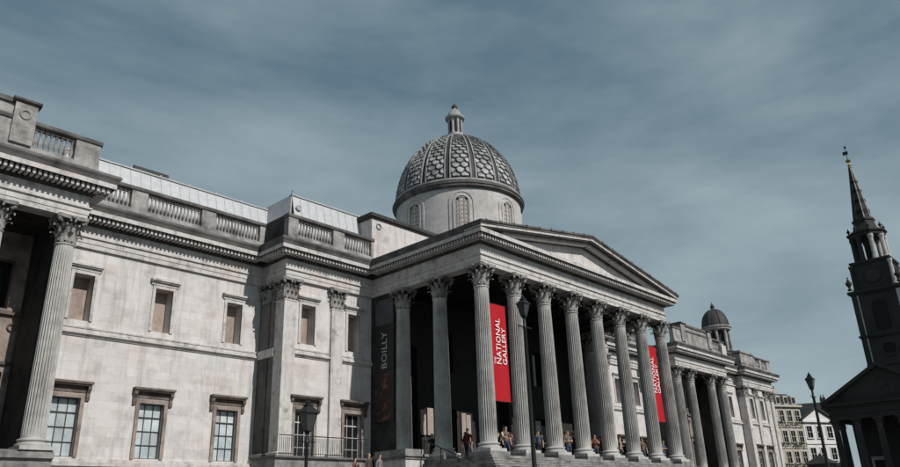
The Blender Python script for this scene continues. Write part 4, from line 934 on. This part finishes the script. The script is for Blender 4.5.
# ------------------------------------------------------------------ people
PM = {}
def cmat(col):
    key = 'cloth_%02d_%02d_%02d' % tuple(int(c*99) for c in col)
    if key not in MAT: mat(key, col, rough=.85, grain=.08, bump=.1)
    return key
def person(x, y, z, rz, label, shirt, trousers, hair, pose='stand', k=1.0, sleeve=.25):
    V = {}; E_ = []; R_ = {}
    def v(n, p, r): V[n] = Vector(p); R_[n] = r if isinstance(r, tuple) else (r, r)
    def e(*ns): E_.extend(zip(ns, ns[1:]))
    lean = {'lean':.16, 'sit':.0}.get(pose, 0)
    v('pel',(0,0,.95),(.155,.115)); v('wai',(0,-lean*.3,1.10),(.135,.10)); v('che',(0,-lean*.75,1.31),(.165,.115)); v('nb',(0,-lean,1.46),.062); v('nt',(0,-lean-.01,1.53),.055)
    v('h0',(0,-lean-.025,1.585),(.072,.085)); v('h1',(0,-lean-.015,1.66),(.079,.098)); v('h2',(0,-lean-.005,1.735),(.05,.06))
    e('pel','wai','che','nb','nt','h0','h1','h2')
    v('nose',(0,-lean-.125,1.635),.012); e('h1','nose')
    st = {'walk':.22}.get(pose, .03)
    for s, q in ((-1,'l'),(1,'r')):
        f = s*st
        v('hip'+q,(s*.095,0,.88),.098); v('kn'+q,(s*.105,-.02-f*.5,.49),.066); v('an'+q,(s*.11,.02-f,.09),.045); v('to'+q,(s*.125,-.13-f,.045),(.045,.035)); e('pel','hip'+q,'kn'+q,'an'+q,'to'+q)
        v('sh'+q,(s*.195,-lean*.8,1.40),.068)
        if pose == 'phone': el, wr, ha = (s*.25,-.08,1.16), (s*.10,-.27,1.32), (s*.05,-.31,1.38)
        elif pose == 'cross': el, wr, ha = (s*.26,-.04,1.12), (s*.04,-.20,1.16), (-s*.06,-.21,1.18)
        elif pose == 'lean': el, wr, ha = (s*.30,-.22,1.17), (s*.24,-.44,1.08), (s*.22,-.51,1.06)
        elif pose == 'point' and s > 0: el, wr, ha = (.36,-.10,1.38), (.58,-.18,1.45), (.66,-.20,1.47)
        else: el, wr, ha = (s*.265,.02,1.12), (s*.275,-.07,.88), (s*.27,-.10,.79)
        v('el'+q,el,.046); v('wr'+q,wr,.032); v('ha'+q,ha,(.036,.022)); e('che','sh'+q,'el'+q,'wr'+q,'ha'+q)
        d = (V['ha'+q]-V['wr'+q]).normalized(); side = Vector((1,0,0)) if abs(d.x) < .8 else Vector((0,0,1))
        v('th'+q, V['wr'+q]+d*.06+side*(-s*.045), .012); e('wr'+q,'th'+q)
        for i, (o, ln) in enumerate(((-.026,.075),(0,.085),(.026,.07))): v('f%d%s'%(i,q), V['ha'+q]+d*ln+side*o+Vector((0,-.012,-.01)), .010); e('ha'+q,'f%d%s'%(i,q))
    names = list(V); me = bpy.data.meshes.new('person'); me.from_pydata([V[n] for n in names], [(names.index(a), names.index(b)) for a, b in E_], [])
    ob = bpy.data.objects.new('person_tmp', me); C.objects.link(ob)
    ob.modifiers.new('s', 'SKIN'); ob.modifiers.new('d', 'SUBSURF').levels = 1
    for i, n in enumerate(names): sv = me.skin_vertices[0].data[i]; sv.radius = R_[n]; sv.use_root = (n == 'pel')
    dg = bpy.context.evaluated_depsgraph_get(); bm_ = bpy.data.meshes.new_from_object(ob.evaluated_get(dg)); bpy.data.objects.remove(ob)
    for mm in (trousers, shirt): bm_.materials.append(MAT[cmat(mm)])
    bm_.materials.append(MAT['skin']); bm_.materials.append(MAT[cmat((.03,.028,.027))])
    hands = [V['hal'], V['har']]; wr = [V['wrl'], V['wrr']]
    for p in bm_.polygons:
        c = p.center; i = 1
        if c.z < .075: i = 3
        elif c.z < .97 and abs(c.x) < .235: i = 0
        if c.z > 1.475 and abs(c.x) < .12: i = 2
        for h_, w_2, el_ in zip(hands, wr, (V['ell'], V['elr'])):
            if (c-h_).length < .12 or (c-w_2).length < .075: i = 2
            if sleeve > .3 and (c-(w_2+el_)/2).length < .13 and c.z > .8: i = 2
        p.material_index = i; p.use_smooth = True
    o = put('person', bm_, None, (x,y,z), rz, k); tag(o, label, 'person', 'visitors at the portico')
    m = MB(); hy = -lean-.005
    vs = []; fs = []; n = 12
    for j in range(5):
        ph = j/4*1.75
        for i in range(n):
            a = 2*math.pi*i/n; front = max(0, -math.sin(a)); p2 = ph*(1-.42*front)
            vs.append((.094*math.sin(p2)*math.cos(a), hy+.012+.112*math.sin(p2)*math.sin(a), 1.672+.112*math.cos(p2)))
    fs = [(j*n+i, j*n+(i+1)%n, (j+1)*n+(i+1)%n, (j+1)*n+i) for j in range(4) for i in range(n)]
    m.add(vs, fs); hm = m.mesh('hair', cmat(hair), True); h = put('hair', hm, o, (x,y,z), rz, k)
    return o
BK, WH, RD, NV, GY, PK, BE, JN = (.015,.015,.017), (.62,.60,.58), (.42,.025,.02), (.02,.025,.045), (.13,.13,.13), (.50,.30,.28), (.42,.33,.24), (.045,.06,.10)
DKH, BRH, BLH = (.012,.01,.009), (.05,.028,.015), (.28,.19,.10)
zf = Z_FL+.006
OR = (.50,.16,.05)
P = [ # x, y, facing, label, shirt, trousers, hair, pose
 (34.55,28.3,.3,'person in a white shirt leaning forward beside the corner column',WH,BK,DKH,'lean'),
 (35.25,28.5,-.7,'person in a pink top pointing sideways below the first red banner',PK,BK,BRH,'point'),
 (36.5,29.6,.5,'person in a pale pink shirt standing behind the pointing one',PK,NV,DKH,'cross'),
 (38.0,28.3,.2,'person in a white top with arms crossed behind the street lamp post',WH,BK,DKH,'cross'),
 (38.75,28.5,-.5,'person in grey holding up a phone beside the third column',GY,BK,BLH,'phone'),
 (39.9,29.6,.3,'person in a white shirt standing back behind the third column',WH,NV,BRH,'stand'),
 (41.15,28.3,.1,'person in a red top and jeans between the third and fourth columns',RD,JN,DKH,'cross'),
 (41.9,28.6,-.3,'person in a pale shirt raising a phone behind the red top',BE,BK,BRH,'phone'),
 (42.9,29.6,.3,'person in a beige shirt standing back behind the fourth column',BE,BK,BLH,'stand'),
 (44.45,28.3,.4,'person in a bright red shirt walking before the middle of the portico',RD,NV,DKH,'walk'),
 (45.2,28.6,-.2,'person in a beige coat at the middle of the portico',BE,BK,BLH,'stand'),
 (46.6,29.6,-.2,'person in an orange top standing back at the middle of the portico',OR,BK,DKH,'cross'),
 (47.95,28.3,.2,'person in a beige top with crossed arms between the fifth and sixth columns',BE,BK,DKH,'cross'),
 (48.6,28.6,-.6,'person in black behind the one with crossed arms',BK,NV,BRH,'stand'),
 (51.2,28.3,.1,'person in a pale top with a phone between the sixth and seventh columns',PK,BK,BLH,'phone'),
 (51.85,28.6,.3,'person in dark clothes leaning between the sixth and seventh columns',NV,BK,DKH,'lean'),
 (54.2,28.6,-.2,'person in an orange top below the second red banner',OR,BK,BRH,'cross'),
 (55.0,29.3,.5,'person in dark clothes standing below the second red banner',BK,BK,DKH,'stand'),
 (33.6,33.1,-.8,'person in black crouching forward behind the portico flank',BK,BK,DKH,'lean'),
 (36.35,32.6,-.4,'person in black with pale hair deep in the portico shade',BK,BK,BLH,'stand'),
 (36.95,32.9,-.9,'person in dark grey deep in the portico shade',GY,BK,DKH,'stand')]
for x, y, rz, lb, a, b_, c_, ps in P:
    person(x, y, zf, rz, lb, a, b_, c_, ps, random.uniform(.96,1.04), .4 if a in (WH, RD, PK, BK, OR) else .2)
CROWD = [(34.2,28.75),(35.6,28.9),(37.45,28.7),(38.35,28.9),(39.1,28.8),(40.8,28.7),(41.55,29.0),(42.3,28.9),(44.0,28.7),(44.85,29.0),(47.5,28.7),(48.25,29.0),(49.2,28.9),(50.9,28.8),(51.55,29.1),(52.3,28.7),(53.8,28.7),(37.0,30.6),(33.9,30.4),(34.6,31.2),(36.7,30.0),(37.3,30.2),(37.75,30.1),(40.25,29.9),(40.9,30.1),(41.3,30.6),(43.6,29.9),(44.3,30.2),(46.9,29.9),(47.6,30.2),(48.2,30.7),(50.8,29.9),(51.5,30.2),(53.4,29.2),(54.3,30.0),(42.2,28.45),(45.55,28.4),(49.0,28.35)]
ORD = ('corner','second','third','fourth','fifth','sixth','seventh','eighth')
TINT = (('black',BK),('navy',NV),('charcoal',(.05,.05,.05)),('dark red',(.11,.02,.02)),('dark green',(.03,.05,.03)),('brown',(.07,.045,.03)),('slate blue',(.05,.07,.10)),('plum',(.07,.025,.05)))
POSE = (('standing','stand'),('with arms crossed','cross'),('holding up a phone','phone'),('walking','walk'))
used = {}
for i, (x, y) in enumerate(CROWD):
    gx = (x*PY/y-PX[0])/SP; k = max(0, min(6, int(math.floor(gx)))); n = used.get(k, 0); used[k] = n+1
    tn, tcx = TINT[(n+k*3) % 8]; pn, ps = POSE[(n+k) % 4]
    lb = 'person in %s %s between the %s and %s portico columns' % (tn, pn, ORD[k], ORD[k+1])
    person(x, y, zf, random.uniform(-1.2,1.2), lb, tcx, random.choice((BK, NV, JN)), random.choice((DKH, BRH)), ps, random.uniform(.94,1.05), .2)
FRONT = (('a mid grey top',(.15,.15,.15)),('a tan jacket',(.17,.12,.085)),('a rust top',(.2,.06,.035)),('a dull blue shirt',(.07,.09,.13)),('a cream top',(.42,.385,.33)))
for k in range(7):
    for n, dx in enumerate((.95, 2.05)):
        tn, tcx = FRONT[(2*k+n) % 5]; x = PX[k]+dx; pn, ps = POSE[(k+2*n+1) % 4]
        person(x, 28.02, zf-.006, random.uniform(-.9,.9), 'person in %s %s between the %s and %s columns' % (tn, pn, ORD[k], ORD[k+1]), tcx, random.choice((BK, NV, JN)), random.choice((DKH, BRH, BLH)), ps, random.uniform(.95,1.04), .4)
# stair landing west of the portico with visitors coming up
ld_ = tag(MB().box(24.5, 29.95, 31.6, 34.4, PV, 3.3).build('stair_landing', 'step_stone'), 'stone stair landing before the railed terrace', 'landing')
for k in range(8): MB().box(24.52, 29.93, 31.6-.34*(k+1), 31.6-.34*k, PV+.002, 3.3-.38*(k+1)).build('step', 'step_stone', ld_)
for x, y, lb, a, h_, ps, kk in ((28.45,33.1,'person with pale hair in a dull brown top on the stair landing',(.08,.065,.05),BLH,'walk',1.0),(29.35,33.2,'person in a pale grey top on the stair landing by the pier',(.2,.2,.2),BRH,'stand',1.0),(27.6,33.3,'shorter person in a reddish shirt on the stair landing',(.16,.07,.06),DKH,'phone',.86)):
    person(x, y, 3.3, .2, lb, a, BK, h_, ps, kk)
